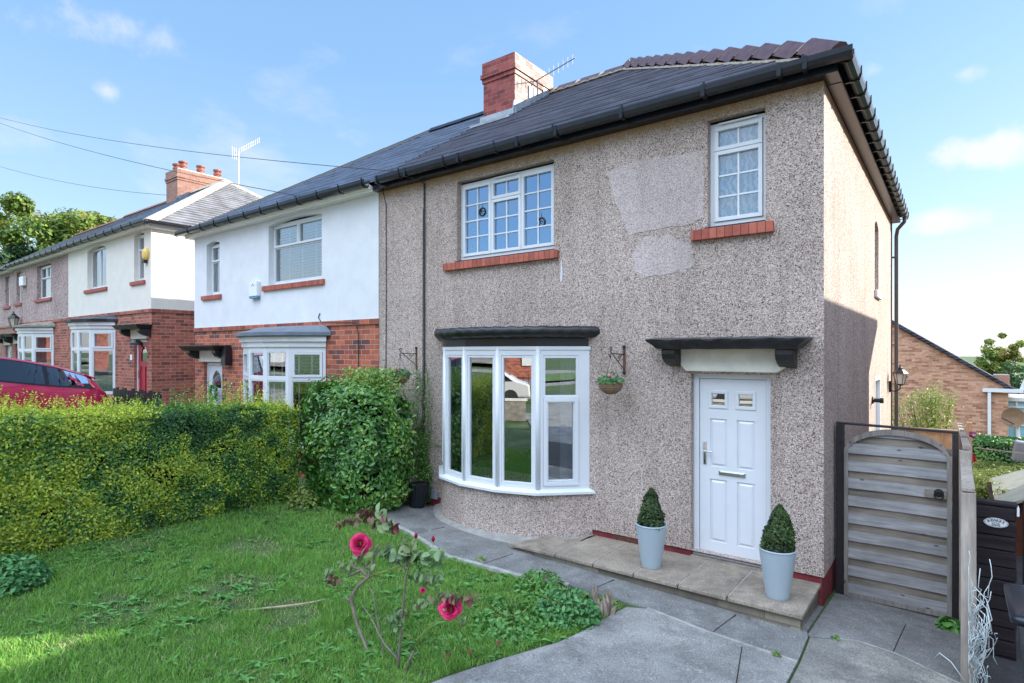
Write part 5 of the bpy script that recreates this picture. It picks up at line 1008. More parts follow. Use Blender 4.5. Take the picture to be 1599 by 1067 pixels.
# boundary fence running past the gate
fe = thing('boundary_fence', 'pale timber fence running away beside the gate, seen almost end on', 'fence', (1.1,2,-.3))
def board(x0, x1, ya, yb, zb_, zt, m_): return MB().box(x0, x1, ya, yb, zb_, zt)
board(1.055,1.15,.44,.54,-.5,1.345,0).build('post', M['fencewood'], fe, bevel=.004)
MB().add([(1.055,-1.0,-.6),(1.15,-1.0,-.6),(1.15,-.9,-.6),(1.055,-.9,-.6),(1.055,-1.0,1.235),(1.145,-1.0,1.245),(1.145,-.9,1.245),(1.055,-.9,1.235)], [(0,3,2,1),(4,5,6,7),(0,1,5,4),(1,2,6,5),(2,3,7,6),(3,0,4,7)]).build('post', M['fencewood'], fe, bevel=.006)
mb = MB()
for k in range(9): a = -.88+k*.146; mb.box(1.085+.003*(k % 2), 1.105+.003*(k % 2), a, a+.14, -.55, 1.16)
mb.build('boards', M['fencewood'], fe); MB().box(1.06,1.14,-1.0,.44,1.247,1.275).build('capping', M['fencewood'], fe, bevel=.004)
mb = MB(); ya = .6
for k in range(60): a = ya+k*.15; mb.box(1.10+.003*(k % 2), 1.12+.003*(k % 2), a, a+.144, -1.3-.0*a, 1.32-.075*(a-.6))
mb.build('boards', M['fencewood'], fe)
for k in range(4): a = 2.6+k*2.1; MB().box(1.085,1.165,a,a+.09,-1.4,1.40-.075*(a-.6)).build('post', M['fencewood'], fe)
for i in range(5): a, b = .56+i*2.0, .56+(i+1)*2.0; zt = lambda v: 1.345-.075*(v-.6); MB().add([(1.08,a,zt(a)),(1.15,a,zt(a)),(1.15,b,zt(b)),(1.08,b,zt(b)),(1.08,a,zt(a)+.03),(1.15,a,zt(a)+.03),(1.15,b,zt(b)+.03),(1.08,b,zt(b)+.03)], [(0,3,2,1),(4,5,6,7),(0,1,5,4),(1,2,6,5),(2,3,7,6),(3,0,4,7)]).build('capping', M['fencewood'], fe)
# string bundle tied to the post
mb = MB(); random.seed(3)
for k in range(60):
    z = random.uniform(-.42,.45); p = [(1.13+.02*random.random(), -1.04-.03*random.random(), z)]
    for j in range(7): q = p[-1]; p.append((min(1.26, max(1.10, q[0]+random.gauss(0,.022))), q[1]+random.gauss(-.002,.012), q[2]+random.gauss(.045 if k % 3 else -.03,.03)))
    mb.tube(p, .0026, 5)
for k in range(7): z = .1+.06*k; mb.tube([(1.12,-1.03,z-.25),(1.17+.01*k,-1.08,z-.08),(1.2,-1.07,z+.05),(1.14+.02*math.sin(k),-1.05,z+.12)], .0038, 5)
mb.tube([(1.13,-1.03,-.2),(1.0,-1.06,-.0),(.93,-1.0,.02),(.88,-.9,-.1)], .004, 5)
tag(recenter(mb.build('string_bundle', M['string'], smooth=True)), 'tangled white cord tied up the near fence post', 'cord')
# sleeper panel with sign
pn = thing('sleeper_panel', 'dark stained sleeper panel carrying the oval dog sign', 'fence panel', (1.32,-.1,-.3))
z = -.36; k = 0; mb = MB()
while z < .98: h_ = [.12,.13,.11,.135][k % 4]; mb.box(1.165+.004*(k % 2), 1.425-.003*(k % 3), -.12-.006*(k % 2), -.02, z, min(z+h_-.008, 1.0)); z += h_; k += 1
mb.build('sleepers', M['darkwood'], pn, bevel=.006); MB().box(1.16,1.43,-.13,-.01,1.003,1.02).build('capping', M['darkwood'], pn)
MB().box(1.425,1.44,-.14,-.04,.93,1.0).build('hinge', M['box_white'], pn); MB().box(1.425,1.45,-.14,-.04,.28,.30).build('hinge', M['black'], pn)
sg = thing('dog_sign', 'oval white sign with dark border reading BEWARE OF THE DOG', 'sign', (1.293,-.135,.855))
sx, sz, sy = 1.293, .855, -.137
ell = [(sx+.079*math.cos(a), sz+.038*math.sin(a)) for a in np.linspace(0, 2*math.pi, 48, endpoint=False)]
MB().prism(ell, sy, sy+.008).build('plate', M['sign_w'], sg)
ring = MB(); e2 = [(sx+.074*math.cos(a), sz+.0335*math.sin(a)) for a in np.linspace(0, 2*math.pi, 49)]; ring.tube([(x, sy-.0005, z) for x, z in e2], .0012, 5, False); ring.build('border', M['sign_k'], sg)
def text(s, x, y_, z, size, mat, par, off=0, rot=0):
    cu = bpy.data.curves.new('lettering', 'FONT'); cu.body = s; cu.size = size; cu.align_x = 'CENTER'; cu.align_y = 'CENTER'; cu.extrude = .0008; cu.offset = off
    o = bpy.data.objects.new('lettering', cu); C.objects.link(o); bpy.context.view_layer.update()
    me = bpy.data.meshes.new_from_object(o); bpy.data.objects.remove(o); me.materials.clear(); me.materials.append(mat)
    o = bpy.data.objects.new('lettering', me); C.objects.link(o); o.parent = par; o.location = Vector((x, y_, z))-root_loc(par); o.rotation_euler = (R(90), rot, 0); return o
for k, chh in enumerate('BEWARE'):
    a = (k-2.5)/2.5; text(chh, sx+.048*a, sy-.001, sz+.0185-.010*a*a, .026, M['sign_k'], sg, .0006, a*.28)
text('OF THE', sx, sy-.001, sz-.001, .0135, M['sign_k'], sg); text('DOG', sx, sy-.001, sz-.0185, .024, M['sign_k'], sg, .0006)
for s in (-1,1): MB().lathe([(.003,0),(.002,.002)], (sx+s*.069, sy-.001, sz), 8).build('screw', M['sign_k'], sg)
MB().box(1.16,1.37,-1.6,-.15,-.6,-.30).build('stone', M['stone']).name = 'stone_kerb'
tag(recenter(bpy.data.objects['stone_kerb']), 'rough dark stone kerb under the sleeper panel', 'kerb stone')
# neighbour's iron gate
ig = thing('iron_gate', 'thin black wrought iron gate at the right edge, hinged on the sleeper panel', 'gate', (1.9,-.08,-.3)); mb = MB()
mb.tube([(1.475,-.08,-.3),(1.475,-.08,1.05)], .011, 6); mb.tube([(2.3,-.08,-.3),(2.3,-.08,1.05)], .011, 6)
for z in (-.15,.42,.46,.85): mb.tube([(1.475,-.08,z),(2.3,-.08,z)], .009, 6)
mb.build('frame', M['iron'], ig); mb = MB(); mb.tube([(1.8875+.4125*math.cos(a), -.08, .95+.33*math.sin(a)) for a in np.linspace(0, math.pi, 24)], .009, 6); mb.tube([(1.8875+.3*math.cos(a), -.08, .88+.28*math.sin(a)) for a in np.linspace(0, math.pi, 20)], .006, 6)
mb.tube([(1.63+.12*math.cos(a)*(1-a/14), -.08, .62+.14*math.sin(a)*(1-a/14)) for a in np.linspace(.5, 9, 40)], .006, 5); mb.tube([(1.63+.13*math.cos(a)*(1-a/14), -.08, .1+.2*math.sin(a)*(1-a/14)) for a in np.linspace(.5, 9, 40)], .006, 5)
mb.build('scroll', M['iron'], ig)
# wheelie bin
bn = thing('wheelie_bin', 'black wheelie bin with domed lid at the lower right corner', 'bin', (1.6,-1.75,-.3)); bx, by, bz = 1.302, -1.50, -.2
rr = []
for t_, z in ((0,0),(.5,.45),(1,.93)):
    i = .05*(1-t_); x0, x1, y0, y1 = bx+.03+i, bx+.55-i, by-.52+i, by-.02-i; r = .05; c = []
    for (cx_, cy_, a0) in ((x1-r,y1-r,0),(x0+r,y1-r,90),(x0+r,y0+r,180),(x1-r,y0+r,270)): c += [(cx_+r*math.cos(R(a0+a)), cy_+r*math.sin(R(a0+a)), bz+z) for a in (0,22,45,68,90)]
    c.append(c[0]); rr.append(c)
mb = MB(); loft(mb, rr); mb.add(rr[0][:-1], [tuple(range(len(rr[0])-1))]); mb.build('body', M['binp'], bn, smooth=False)
mb = MB(); rr = []
for i, z in ((0,.93),(-.03,.935),(-.032,.975),(0,.985),(.03,1.0),(.1,1.03),(.2,1.045)):
    x0, x1, y0, y1 = bx+.0+i, bx+.58-i, by-.56+i, by+.01-i; r = .05; c = []
    for (cx_, cy_, a0) in ((x1-r,y1-r,0),(x0+r,y1-r,90),(x0+r,y0+r,180),(x1-r,y0+r,270)): c += [(cx_+r*math.cos(R(a0+a)), cy_+r*math.sin(R(a0+a)), bz+z) for a in (0,30,60,90)]
    c.append(c[0]); rr.append(c)
loft(mb, rr); mb.add(rr[-1][:-1], [tuple(range(len(rr[-1])-1))]); mb.build('lid', M['binp'], bn, smooth=True)
mb = MB(); mb.tube([(bx+.1,by+.03,bz+.9),(bx+.48,by+.03,bz+.9)], .016, 8); mb.build('handle', M['binp'], bn)
for x in (bx+.08, bx+.5): mb = MB(); mb.lathe([(.09,-.025),(.1,-.02),(.1,.02),(.09,.025)], (0,0,0), 20); mb.v = [(x+z_, by+.02+x_, bz+.1+y_) for x_, y_, z_ in mb.v]; mb.build('wheel', M['tyre'], bn)

# black plant pot and climber by the wall
o = thing('plant_pot', 'tall fluted black plastic pot against the wall under the laurel', 'plant pot', (-5.42,-.28,-.05)); mb = MB(); n = 36; rr = []
for t_, z in ((.0,-.06),(.05,-.05),(1,.30)): r = .10+.055*t_; rr.append([(-5.42+.05*t_+(r+.005*math.cos(k*math.pi))*math.cos(2*math.pi*k/n), -.28+(r+.005*math.cos(k*math.pi))*math.sin(2*math.pi*k/n), z) for k in range(n+1)])
loft(mb, rr).build('body', M['blackpot'], o); MB().lathe([(.001,.0),(.145,.0)], (-5.37,-.28,.27), 20, cap=False).build('soil', M['soil'], o)
cl = thing('climbing_plant', 'thin straggling climber growing up the black cable left of the bow window', 'climber', (-5.5,-.05,-.05)); P = []; mb = MB(); random.seed(12)
for k in range(12):
    p = [(-5.46+random.uniform(-.08,.08), -.04, -.02)]; hh = random.choice((.9,1.2,1.9,1.1)) if k < 9 else 1.95
    while p[-1][2] < hh: q = p[-1]; p.append((min(-5.3, max(-5.68, q[0]+random.gauss(-.004,.025))), -.02-.03*random.random(), q[2]+.07))
    mb.tube(p, .003, 4); 
    for q in p: P += [(q[0]+random.gauss(0,.035), q[1]-.02+random.gauss(0,.02), q[2]+random.gauss(0,.03)) for _ in range(int(12 if q[2] < 1.05 else 5))]
p = [(-5.42,-.03,.82),(-5.3,-.04,.86),(-5.2,-.03,.85)]; mb.tube(p, .003, 4); P += [(x+random.gauss(0,.03), y, z+random.gauss(0,.012)) for x, y, z in p for _ in range(10)]
mb.tube([(-5.42,-.03,.4),(-5.3,-.04,.28),(-5.22,-.03,.32),(-5.17,-.03,.52)], .004, 4); mb.build('stems', M['bark'], cl); P = np.array(P); leafmesh('leaves', P, np.tile([0,-1,.2],(len(P),1)), .032, rng.random(len(P)), L['laurel'], cl, .45, shape='oval')
# ================================================================ hedge
def hedge(name, label, x0, x1, y0, y1, ztop, n, leafs, mat, tintf, rough=.07, shoots=0, core=True, vis=None, group=None):
    o = thing(name, label, 'hedge', ((x0+x1)/2, (y0+y1)/2, zz((x0+x1)/2, (y0+y1)/2)), group)
    H = 1.8; a1, a2, a3 = (y1-y0)*H, (x1-x0)*(y1-y0), (x1-x0)*H; tot = a1*1.0+a2+a3*.8
    nf, ntp, ne = int(n*a1/tot), int(n*a2/tot), int(n*a3*.8/tot)
    P, Nn = [], []
    zt = lambda x, y: ztop(x, y)
    y = y0+(y1-y0)*rng.random(nf); g0 = gz(np.full(nf, x1), y); z = g0+(zt(x1, y)-g0)*rng.random(nf); P.append(np.stack([np.full(nf, x1), y, z], 1)); Nn.append(np.tile([1,0,.25], (nf,1)))
    x = x0+(x1-x0)*rng.random(ntp); y = y0+(y1-y0)*rng.random(ntp); P.append(np.stack([x, y, zt(x, y)], 1)); Nn.append(np.tile([0,0,1.], (ntp,1)))
    for ye, s in ((y1,1),(y0,-1)):
        m = ne//2; x = x0+(x1-x0)*rng.random(m); yy = np.full(m, ye); g0 = gz(x, yy); z = g0+(zt(x, yy)-g0)*rng.random(m); P.append(np.stack([x, yy, z], 1)); Nn.append(np.tile([0,s,.2], (m,1)))
    m = nf//4; y = y0+(y1-y0)*rng.random(m); g0 = gz(np.full(m, x0), y); z = g0+(zt(x0, y)-g0)*rng.random(m); P.append(np.stack([np.full(m, x0), y, z], 1)); Nn.append(np.tile([-1,0,.25], (m,1)))
    P = np.concatenate(P); Nn = np.concatenate(Nn).astype(float)
    q = vnoise(P, 2.2, 3)+.5*vnoise(P, 6, 4)-.75; base = np.clip((P[:,2]-gz(P[:,0], P[:,1]))/.35, 0, 1)
    P = P+Nn*(q*rough*2.2+rng.normal(0, rough*.35, len(P))-.12*(1-base))[:,None]
    Nn[:,2] += .25; size = leafs*(.6+.7*rng.random(len(P)))*(.85+.35*vnoise(P, .9, 77)); t = tintf(P, q)
    keep = ~((vnoise(P, 4.1, 9) < .17) & (rng.random(len(P)) < .6))
    P, Nn, size, t = P[keep], Nn[keep], size[keep], t[keep]
    if shoots:
        sx = x0+.05+(x1-x0-.02)*rng.random(shoots); sy = y0+(y1-y0)*rng.random(shoots); hh = .08+.30*rng.random(shoots)**2.2*(.3+1.4*vnoise(np.stack([sx,sy,sx*0],1),1.5,8)); lean = rng.normal(0,.12,(shoots,2)); PP = []; TT = []
        k = 12
        for j in range(k):
            f = j/(k-1); PP.append(np.stack([sx+lean[:,0]*hh*f+rng.normal(0,.010,shoots), sy+lean[:,1]*hh*f+rng.normal(0,.010,shoots), ztop(sx,sy)+hh*f-.02], 1))
        PP = np.concatenate(PP); P = np.concatenate([P, PP]); Nn = np.concatenate([Nn, rng.normal(0,1,(len(PP),3))]); size = np.concatenate([size, leafs*(.6+.5*rng.random(len(PP)))])
        t = np.concatenate([t, np.clip(tintf(PP, 0*PP[:,0])+.15+.15*rng.random(len(PP)), 0, 1)])
    leafmesh('foliage', P, Nn, size, t, mat, o, .55)
    if shoots:
        mb = MB(); rs = random.Random(4)
        for k in range(420):
            y_ = rs.uniform(y0, y1); g0 = zz(x1, y_); z_ = g0+rs.random()**.7*(float(ztop(x1, y_))-g0); p = Vector((x1-.16, y_, z_)); q_ = [p]
            for j in range(3): q_.append(q_[-1]+Vector((rs.uniform(.03,.085), rs.gauss(0,.05), rs.gauss(.03,.04))))
            mb.tube(q_, [.005,.004,.003,.0015], 4)
        mb.build('woody_twigs', M['bark'], o)
    if core:
        mb = MB(); n_ = 14; rr = []
        for k in range(n_+1):
            y = y0+.12+(y1-y0-.24)*k/n_; i = .13; g0 = zz(x1, y)-.1; rr.append([(x1-i,y,g0),(x1-i,y,float(ztop(x1,y))-.12),(x0+i,y,float(ztop(x0,y))-.12),(x0+i,y,g0),(x1-i,y,g0)])
        loft(mb, rr); mb.add(rr[0][:4], [(0,1,2,3)]); mb.add(rr[-1][:4], [(3,2,1,0)]); mb.build('twigs', M['core'], o)
    return o
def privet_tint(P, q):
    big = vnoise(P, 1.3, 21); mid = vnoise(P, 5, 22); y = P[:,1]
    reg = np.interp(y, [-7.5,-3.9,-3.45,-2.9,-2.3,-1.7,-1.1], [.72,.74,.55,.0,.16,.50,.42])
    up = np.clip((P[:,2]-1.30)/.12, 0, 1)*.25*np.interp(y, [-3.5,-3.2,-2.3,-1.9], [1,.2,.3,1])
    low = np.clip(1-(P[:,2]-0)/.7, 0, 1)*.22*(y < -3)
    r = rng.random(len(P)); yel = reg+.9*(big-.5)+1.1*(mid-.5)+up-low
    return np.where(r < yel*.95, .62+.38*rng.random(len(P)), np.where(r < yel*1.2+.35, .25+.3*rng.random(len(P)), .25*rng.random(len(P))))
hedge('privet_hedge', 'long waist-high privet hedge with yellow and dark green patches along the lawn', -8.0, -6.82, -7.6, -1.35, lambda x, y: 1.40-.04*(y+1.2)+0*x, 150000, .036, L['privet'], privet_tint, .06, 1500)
# laurel
o = thing('laurel_bush', 'large glossy green laurel bush between the hedge and the house', 'bush', (-6.15,-.75,-.05)); n = 17000
d = sphere_pts(n); d[:,2] = np.where(d[:,2] < -.75, -d[:,2], d[:,2]); cx_, cy_, cz_ = -6.15, -.82, .86; sg_ = d/((np.abs(d)**4.6).sum(1)[:,None]**(1/4.6))
q = vnoise(sg_*2, 1.5, 5); P = sg_*np.array([.80,.60,.88])*(.92+.34*(q-.5)+.11*rng.normal(0,.5,n))[:,None]+np.array([cx_,cy_,cz_])
P[:,0] -= np.clip(P[:,2]-1.3, 0, 1)*.1; ok = P[:,2] > -.02; P, dd, q = P[ok], d[ok], q[ok]; dd[:,2] += .3
leafmesh('foliage', P, dd, .085*(.6+.6*rng.random(len(P))), np.clip(.12+.62*rng.random(len(P))**1.3+.4*(q-.5)+.3*(rng.random(len(P)) < .05), 0, 1), L['laurel'], o, .46, .18, .14, shape='oval')
n = 3400; a = rng.random((n,3)); P = np.stack([-6.02+.42*rng.normal(0,.6,n), -.65+.3*rng.normal(0,.6,n), 1.62+.42*a[:,2]*np.exp(-((rng.normal(0,.6,n))**2))], 1)
leafmesh('new_shoots', P, rng.normal(0,1,(n,3))+[0,-.5,.5], .04+.03*rng.random(n), np.clip(.5+.5*rng.random(n), 0, 1), L['laurel'], o, .45)
mb = MB()
for k in range(14): a = random.uniform(0,6.28); r = random.uniform(.1,.5); mb.tube([(cx_+.12*math.cos(a), cy_+.1*math.sin(a), -.15), (cx_+r*.6*math.cos(a), cy_+r*.6*math.sin(a), .6), (cx_+r*math.cos(a), cy_+r*math.sin(a), 1.5)], [.02,.014,.006], 5)
mb.build('stems', M['bark'], o); MB().lathe([(.36,-.1),(.44,.3),(.45,1.1),(.36,1.4),(.1,1.5)], (cx_,cy_,0), 14).build('core', M['core'], o)
# ================================================================ lawn
def inpoly(x, y, poly):
    r = np.zeros(len(x), bool); n = len(poly)
    for i in range(n):
        x0, y0 = poly[i]; x1, y1 = poly[(i+1) % n]; c = ((y0 > y) != (y1 > y)); r ^= c & (x < (x1-x0)*(y-y0)/((y1-y0) if y1 != y0 else 1e-9)+x0)
    return r
LAWN = [(-6.9,-11),(-6.9,-1.2),(-5.7,-1.0),(-4.97,-1.23),(-4.48,-1.34),(-3.53,-1.64),(-2.49,-1.55),(-2.07,-1.43),(-1.42,-1.42),(-1.45,-1.8),(-1.49,-2.15),(-1.56,-2.45),(-1.74,-2.92),(-1.90,-3.37),(-1.97,-3.67),(-2.3,-4.7),(-3.1,-7),(-3.5,-11)]
n = 360000; x = -6.95+5.5*rng.random(n); y = -6.6+6*rng.random(n)
dist = np.hypot(x-CX, y-CY); keep = inpoly(x, y, LAWN) & (rng.random(n) < np.clip(4.6/dist, .3, 1)**1.2); x, y = x[keep], y[keep]
p3 = np.stack([x, y, x*0], 1); pat = vnoise(p3, 1.1, 31)*.6+vnoise(p3, 3.2, 32)*.4; clump = vnoise(p3, 9, 33)
bare = np.clip((.42-pat)*7, 0, 1); keep = rng.random(len(x)) > bare*.62; x, y, pat, clump, p3, bare = x[keep], y[keep], pat[keep], clump[keep], p3[keep], bare[keep]; n = len(x)
h = (.018+.038*rng.random(n)**1.6)*(.5+1.0*clump)*(1-.45*bare)*(1+.6*np.clip((vnoise(p3,2.2,40)-.6)*4,0,1)); a = rng.random(n)*2*math.pi; w = .0017+.0017*rng.random(n); ln = rng.normal(0, .55, (n,2))*h[:,None]
z = gz(x, y); c, s = np.cos(a)*w, np.sin(a)*w
b0 = np.stack([x-c,y-s,z-.005],1); b1 = np.stack([x+c,y+s,z-.005],1); m0 = np.stack([x-c*.8+ln[:,0]*.35,y-s*.8+ln[:,1]*.35,z+h*.6],1); m1 = np.stack([x+c*.8+ln[:,0]*.35,y+s*.8+ln[:,1]*.35,z+h*.6],1); tp = np.stack([x+ln[:,0],y+ln[:,1],z+h],1)
V = np.stack([b0,b1,m1,m0,tp],1).reshape(-1,3); i0 = np.arange(n)[:,None]*5; F = (i0+np.array([0,1,2,0,2,3,3,2,4])).reshape(-1)
tt = np.clip(.12+.45*rng.random(n)+.3*(pat-.4), 0, .55); dry = rng.random(n) < (.06+.55*bare); tt = np.where(dry, .75+.25*rng.random(n), tt)
gr = rawmesh('grass', V, F, 3, np.repeat(tt, 5), L['grass']); gr['kind'] = 'stuff'
# broad-leaved weeds scattered through the lawn
P, Nn, U, Sz, Tt = [], [], [], [], []
def rosette(x, y, k, s, asp_t=.5):
    z = zz(x, y)
    for j in range(k):
        a = 2*math.pi*j/k+random.uniform(-.3,.3); l = s*random.uniform(.7,1.2); el = random.uniform(.2,.9)
        d = (math.cos(a)*math.cos(el), math.sin(a)*math.cos(el), math.sin(el)); P.append((x+d[0]*l*.5, y+d[1]*l*.5, z+d[2]*l*.5)); U.append((d[0]*4, d[1]*4, d[2]*4)); Nn.append((-d[0]*.5*3, -d[1]*.5*3, 3)); Sz.append(l); Tt.append(random.uniform(.2,.9))
k = 0
while k < 900:
    x, y = random.uniform(-6.8,-1.5), random.uniform(-6.2,-1.0)
    if not inpoly(np.array([x]), np.array([y]), LAWN)[0]: continue
    q = float(vnoise(np.array([[x,y,0.]]), 1.4, 50)[0]); edge = (y < -1.2 and x > -2.9 and y > -3.2) or x < -6.0
    if random.random() < (q > .52)*.6+edge*.5+.06: rosette(x, y, random.randint(5,9), random.uniform(.045,.10)); k += 1
wd = leafmesh('lawn_weeds', P, Nn, np.array(Sz), np.array(Tt), L['weed'], None, .36, .12, .25, U); wd['kind'] = 'stuff'
def clump_plant(name, label, cx_, cy_, r, hgt, n, ls, mat, cat='plant', group=None):
    z = zz(cx_, cy_); o = thing(name, label, cat, (cx_, cy_, z), group); a = rng.random(n)*6.28; rr_ = r*np.sqrt(rng.random(n)); f = np.sqrt(np.clip(1-(rr_/r)**2, 0, 1))
    P = np.stack([cx_+rr_*np.cos(a), cy_+rr_*np.sin(a), z+hgt*f*(.35+.65*rng.random(n))], 1); Nn = np.stack([np.cos(a)*.5, np.sin(a)*.5, np.ones(n)], 1)
    leafmesh('leaves', P, Nn, ls*(.6+.7*rng.random(n)), .1+.85*rng.random(n), mat, o, .55, .15, .2, shape='oval'); mb = MB()
    for k in range(22): t = random.uniform(0,6.28); q = r*random.uniform(.2,.8); mb.tube([(cx_,cy_,z-.02),(cx_+q*.5*math.cos(t),cy_+q*.5*math.sin(t),z+hgt*.5),(cx_+q*math.cos(t),cy_+q*math.sin(t),z+hgt*.8)], .003, 4)
    mb.build('stems', M['stem_g'], o); return o
clump_plant('leafy_weed', 'ferny green weed clump beside the old stump at the drive corner', -1.72, -1.98, .30, .26, 750, .05, L['fern'])
clump_plant('leafy_weed', 'small weed clump on the path edge nearest the bow window', -2.25, -1.65, .26, .2, 500, .045, L['weed']); clump_plant('leafy_weed', 'weed clump between the stump and the rose', -2.0, -2.4, .34, .15, 520, .05, L['weed'])
clump_plant('leafy_plant', 'blue-green lobed leafy plant at the foot of the hedge on the left edge', -6.05, -4.95, .36, .30, 1100, .06, L['fern']); clump_plant('leafy_weed', 'broad-leaved dark weed growing at the foot of the gate post', 1.0, .33, .1, .12, 45, .12, L['weed'])
clump_plant('leafy_weed', 'pale yellow-green low plant where hedge and laurel meet', -6.5, -1.5, .22, .3, 260, .08, L['bright'])
clump_plant('leafy_weed', 'tiny tuft growing in the crack near the step corner', -.1, -1.48, .05, .05, 40, .03, L['weed']); clump_plant('leafy_weed', 'tiny tuft on the path under the bow window', -3.2, -1.42, .06, .05, 40, .035, L['grass'])
clump_plant('leafy_weed', 'tiny tuft in the side path joint before the gate', .22, -.82, .04, .05, 30, .03, L['weed'])
# stump
o = thing('tree_stump', 'splintered grey tree stump at the corner of lawn and drive', 'stump', (-1.60,-1.66,-.12)); random.seed(5); mb = MB()
for k in range(26):
    a = random.uniform(0,6.28); r = .10*math.sqrt(random.random()); x, y = -1.60+r*math.cos(a)*1.6, -1.66+r*math.sin(a)*1.4; hgt = random.uniform(.08,.2); lx, ly = random.uniform(-.04,.06), random.uniform(-.03,.03)
    mb.tube([(x,y,-.2),(x+lx*.5,y+ly*.5,-.12+hgt*.6),(x+lx,y+ly,-.12+hgt)], [.03,.024,.004], 5)
mb.build('splinters', M['stumpw'], o)
def stick(pts, r, label, mat): mb = MB(); mb.tube(pts, r, 6); tag(recenter(mb.build('stick', mat)), label, 'stick')
stick([(-3.96,-3.75,.0),(-3.75,-3.55,.015),(-3.6,-3.36,.02),(-3.52,-3.22,.03)], [.006,.010,.009,.004], 'bleached broken stick lying on the lawn', M['stick'])
o = MB(); o.tube([(-4.55,-3.55,-.05),(-4.55,-3.55,.12)], .006, 6); tag(recenter(o.build('cane_stub', M['stick'])), 'short upright yellow cane stub in the lawn', 'cane')
# petals
for k, (x, y) in enumerate(((-2.02,-3.2),(-1.93,-3.04),(-1.85,-2.8))):
    s_ = sphere_pts(14); P = np.array([x,y,zz(x,y)+.045])+s_*.012; tag(recenter(leafmesh('fallen_petals', P, s_, .02, rng.random(14), L['petal'])), ('fallen crimson petals nearest the rose stems', 'middle knot of fallen crimson petals', 'fallen crimson petals under the lower bloom')[k], 'petals', 'petals fallen from the rose')

# ================================================================ rose bush (plane of pixels measured at Y=-3.5)
def rp(px, py, dy=0): 
    r = ray(px, py); t = (-3.5+dy-CY)/r.y; return Vector((CX, CY, CZ))+r*t
rose = thing('rose_bush', 'leggy rose bush with two crimson blooms and bare grey stems on the front lawn', 'rose bush', (-2.35,-3.45,-.1))
mb = MB(); W_ = lambda pts, r: mb.tube([rp(*p) for p in pts], [q*.74 for q in r] if isinstance(r, list) else r*.8, 7)
W_([(600,1075),(588,1050),(572,1010),(558,975),(552,950),(548,935),(560,915),(578,900),(582,880),(585,862),(592,850)], [.022,.02,.018,.016,.018,.02,.017,.018,.014,.012,.010]); W_([(548,938),(541,935)], [.015,.012])
W_([(578,902),(565,890),(545,900),(552,878)], [.016,.018,.014,.011]); W_([(565,890),(552,885),(549,874)], [.014,.014,.012]); W_([(580,895),(566,880),(572,886)], .012)
W_([(622,1055),(624,1010),(628,960),(634,905),(638,885),(642,868)], [.014,.012,.011,.010,.009,.005]); W_([(634,890),(622,880),(612,878)], [.010,.008,.006]); W_([(636,885),(648,866)], [.007,.003])
W_([(622,1030),(600,1005),(580,965),(566,945)], [.012,.010,.007,.004]); W_([(632,1065),(640,1030),(646,1018)], [.013,.012,.012])
W_([(604,1055),(597,1000),(588,960),(584,930),(577,915)], [.007,.007,.006,.005,.004])
mb.build('woody_stem', M['stem'], rose, smooth=True); mb = MB()
W_([(556,900),(575,902),(600,893),(625,885),(645,882),(665,875)], [.009,.009,.008,.007,.005,.003]); W_([(648,1015),(655,995),(675,975),(694,960),(700,952)], [.006,.005,.005,.005,.004]); W_([(570,880),(568,870),(566,860)], .005)
W_([(585,860),(583,840),(590,815),(596,805)], [.006,.005,.004,.003]); W_([(585,845),(575,820),(570,812)], .004); W_([(545,862),(547,840),(544,832)], .003); W_([(582,900),(560,910),(532,907)], [.005,.004,.003])
W_([(642,870),(648,845),(651,838)], .003); W_([(665,876),(676,860),(677,845)], .003); W_([(690,950),(672,945),(668,930),(665,900)], .003); W_([(640,1000),(630,990),(628,960)], .004); W_([(655,995),(648,1000),(635,990)], .003); W_([(590,825),(575,830),(560,833)], .003)
mb.build('green_stem', M['stem_g'], rose, smooth=True)
P, Tn, Sz = [], [], []
def lf(px, py, n, sp, size, t0, t1):
    for _ in range(int(n*2.8)): P.append(tuple(rp(px+random.gauss(0,sp), py+random.gauss(0,sp*.6), random.gauss(0,.03)))); Tn.append(random.uniform(t0,t1)); Sz.append(size*random.uniform(.75,1.25))
random.seed(9)
for a in ((572,803,9,6,.055,.85,1),(583,810,7,7,.05,.8,1),(545,815,6,7,.045,.8,1),(530,820,4,5,.04,.7,1),(598,800,3,6,.05,.3,.6),(520,905,5,6,.045,.8,1),(512,897,4,5,.05,.1,.4),(535,885,4,5,.045,.4,.7),
          (605,865,10,9,.055,.1,.5),(625,868,10,10,.055,.1,.5),(648,870,9,10,.055,.1,.5),(672,870,8,9,.06,.1,.5),(640,855,7,10,.045,.4,.8),(660,900,8,10,.05,.1,.5),(680,905,6,8,.045,.2,.6),(690,935,7,8,.045,.3,.9),
          (712,937,6,8,.05,.7,1),(735,938,4,6,.045,.7,1),(722,970,3,3,.05,.4,.6),(620,965,5,8,.045,.1,.5),(618,975,4,8,.05,.1,.4),(635,955,4,7,.04,.5,.9),(602,820,6,5,.05,.4,.6),(615,822,4,5,.05,.9,1),(565,870,3,5,.05,.5,.6),(575,890,3,6,.04,.4,.6),(655,945,4,8,.04,.4,.8)): lf(*a)
Nn = np.array([(-.55,-.75,.45)]*len(P)); leafmesh('leaves', P, Nn, np.array(Sz)*1.5, np.array(Tn), L['rose'], rose, .66, .16, .12, shape='oval')
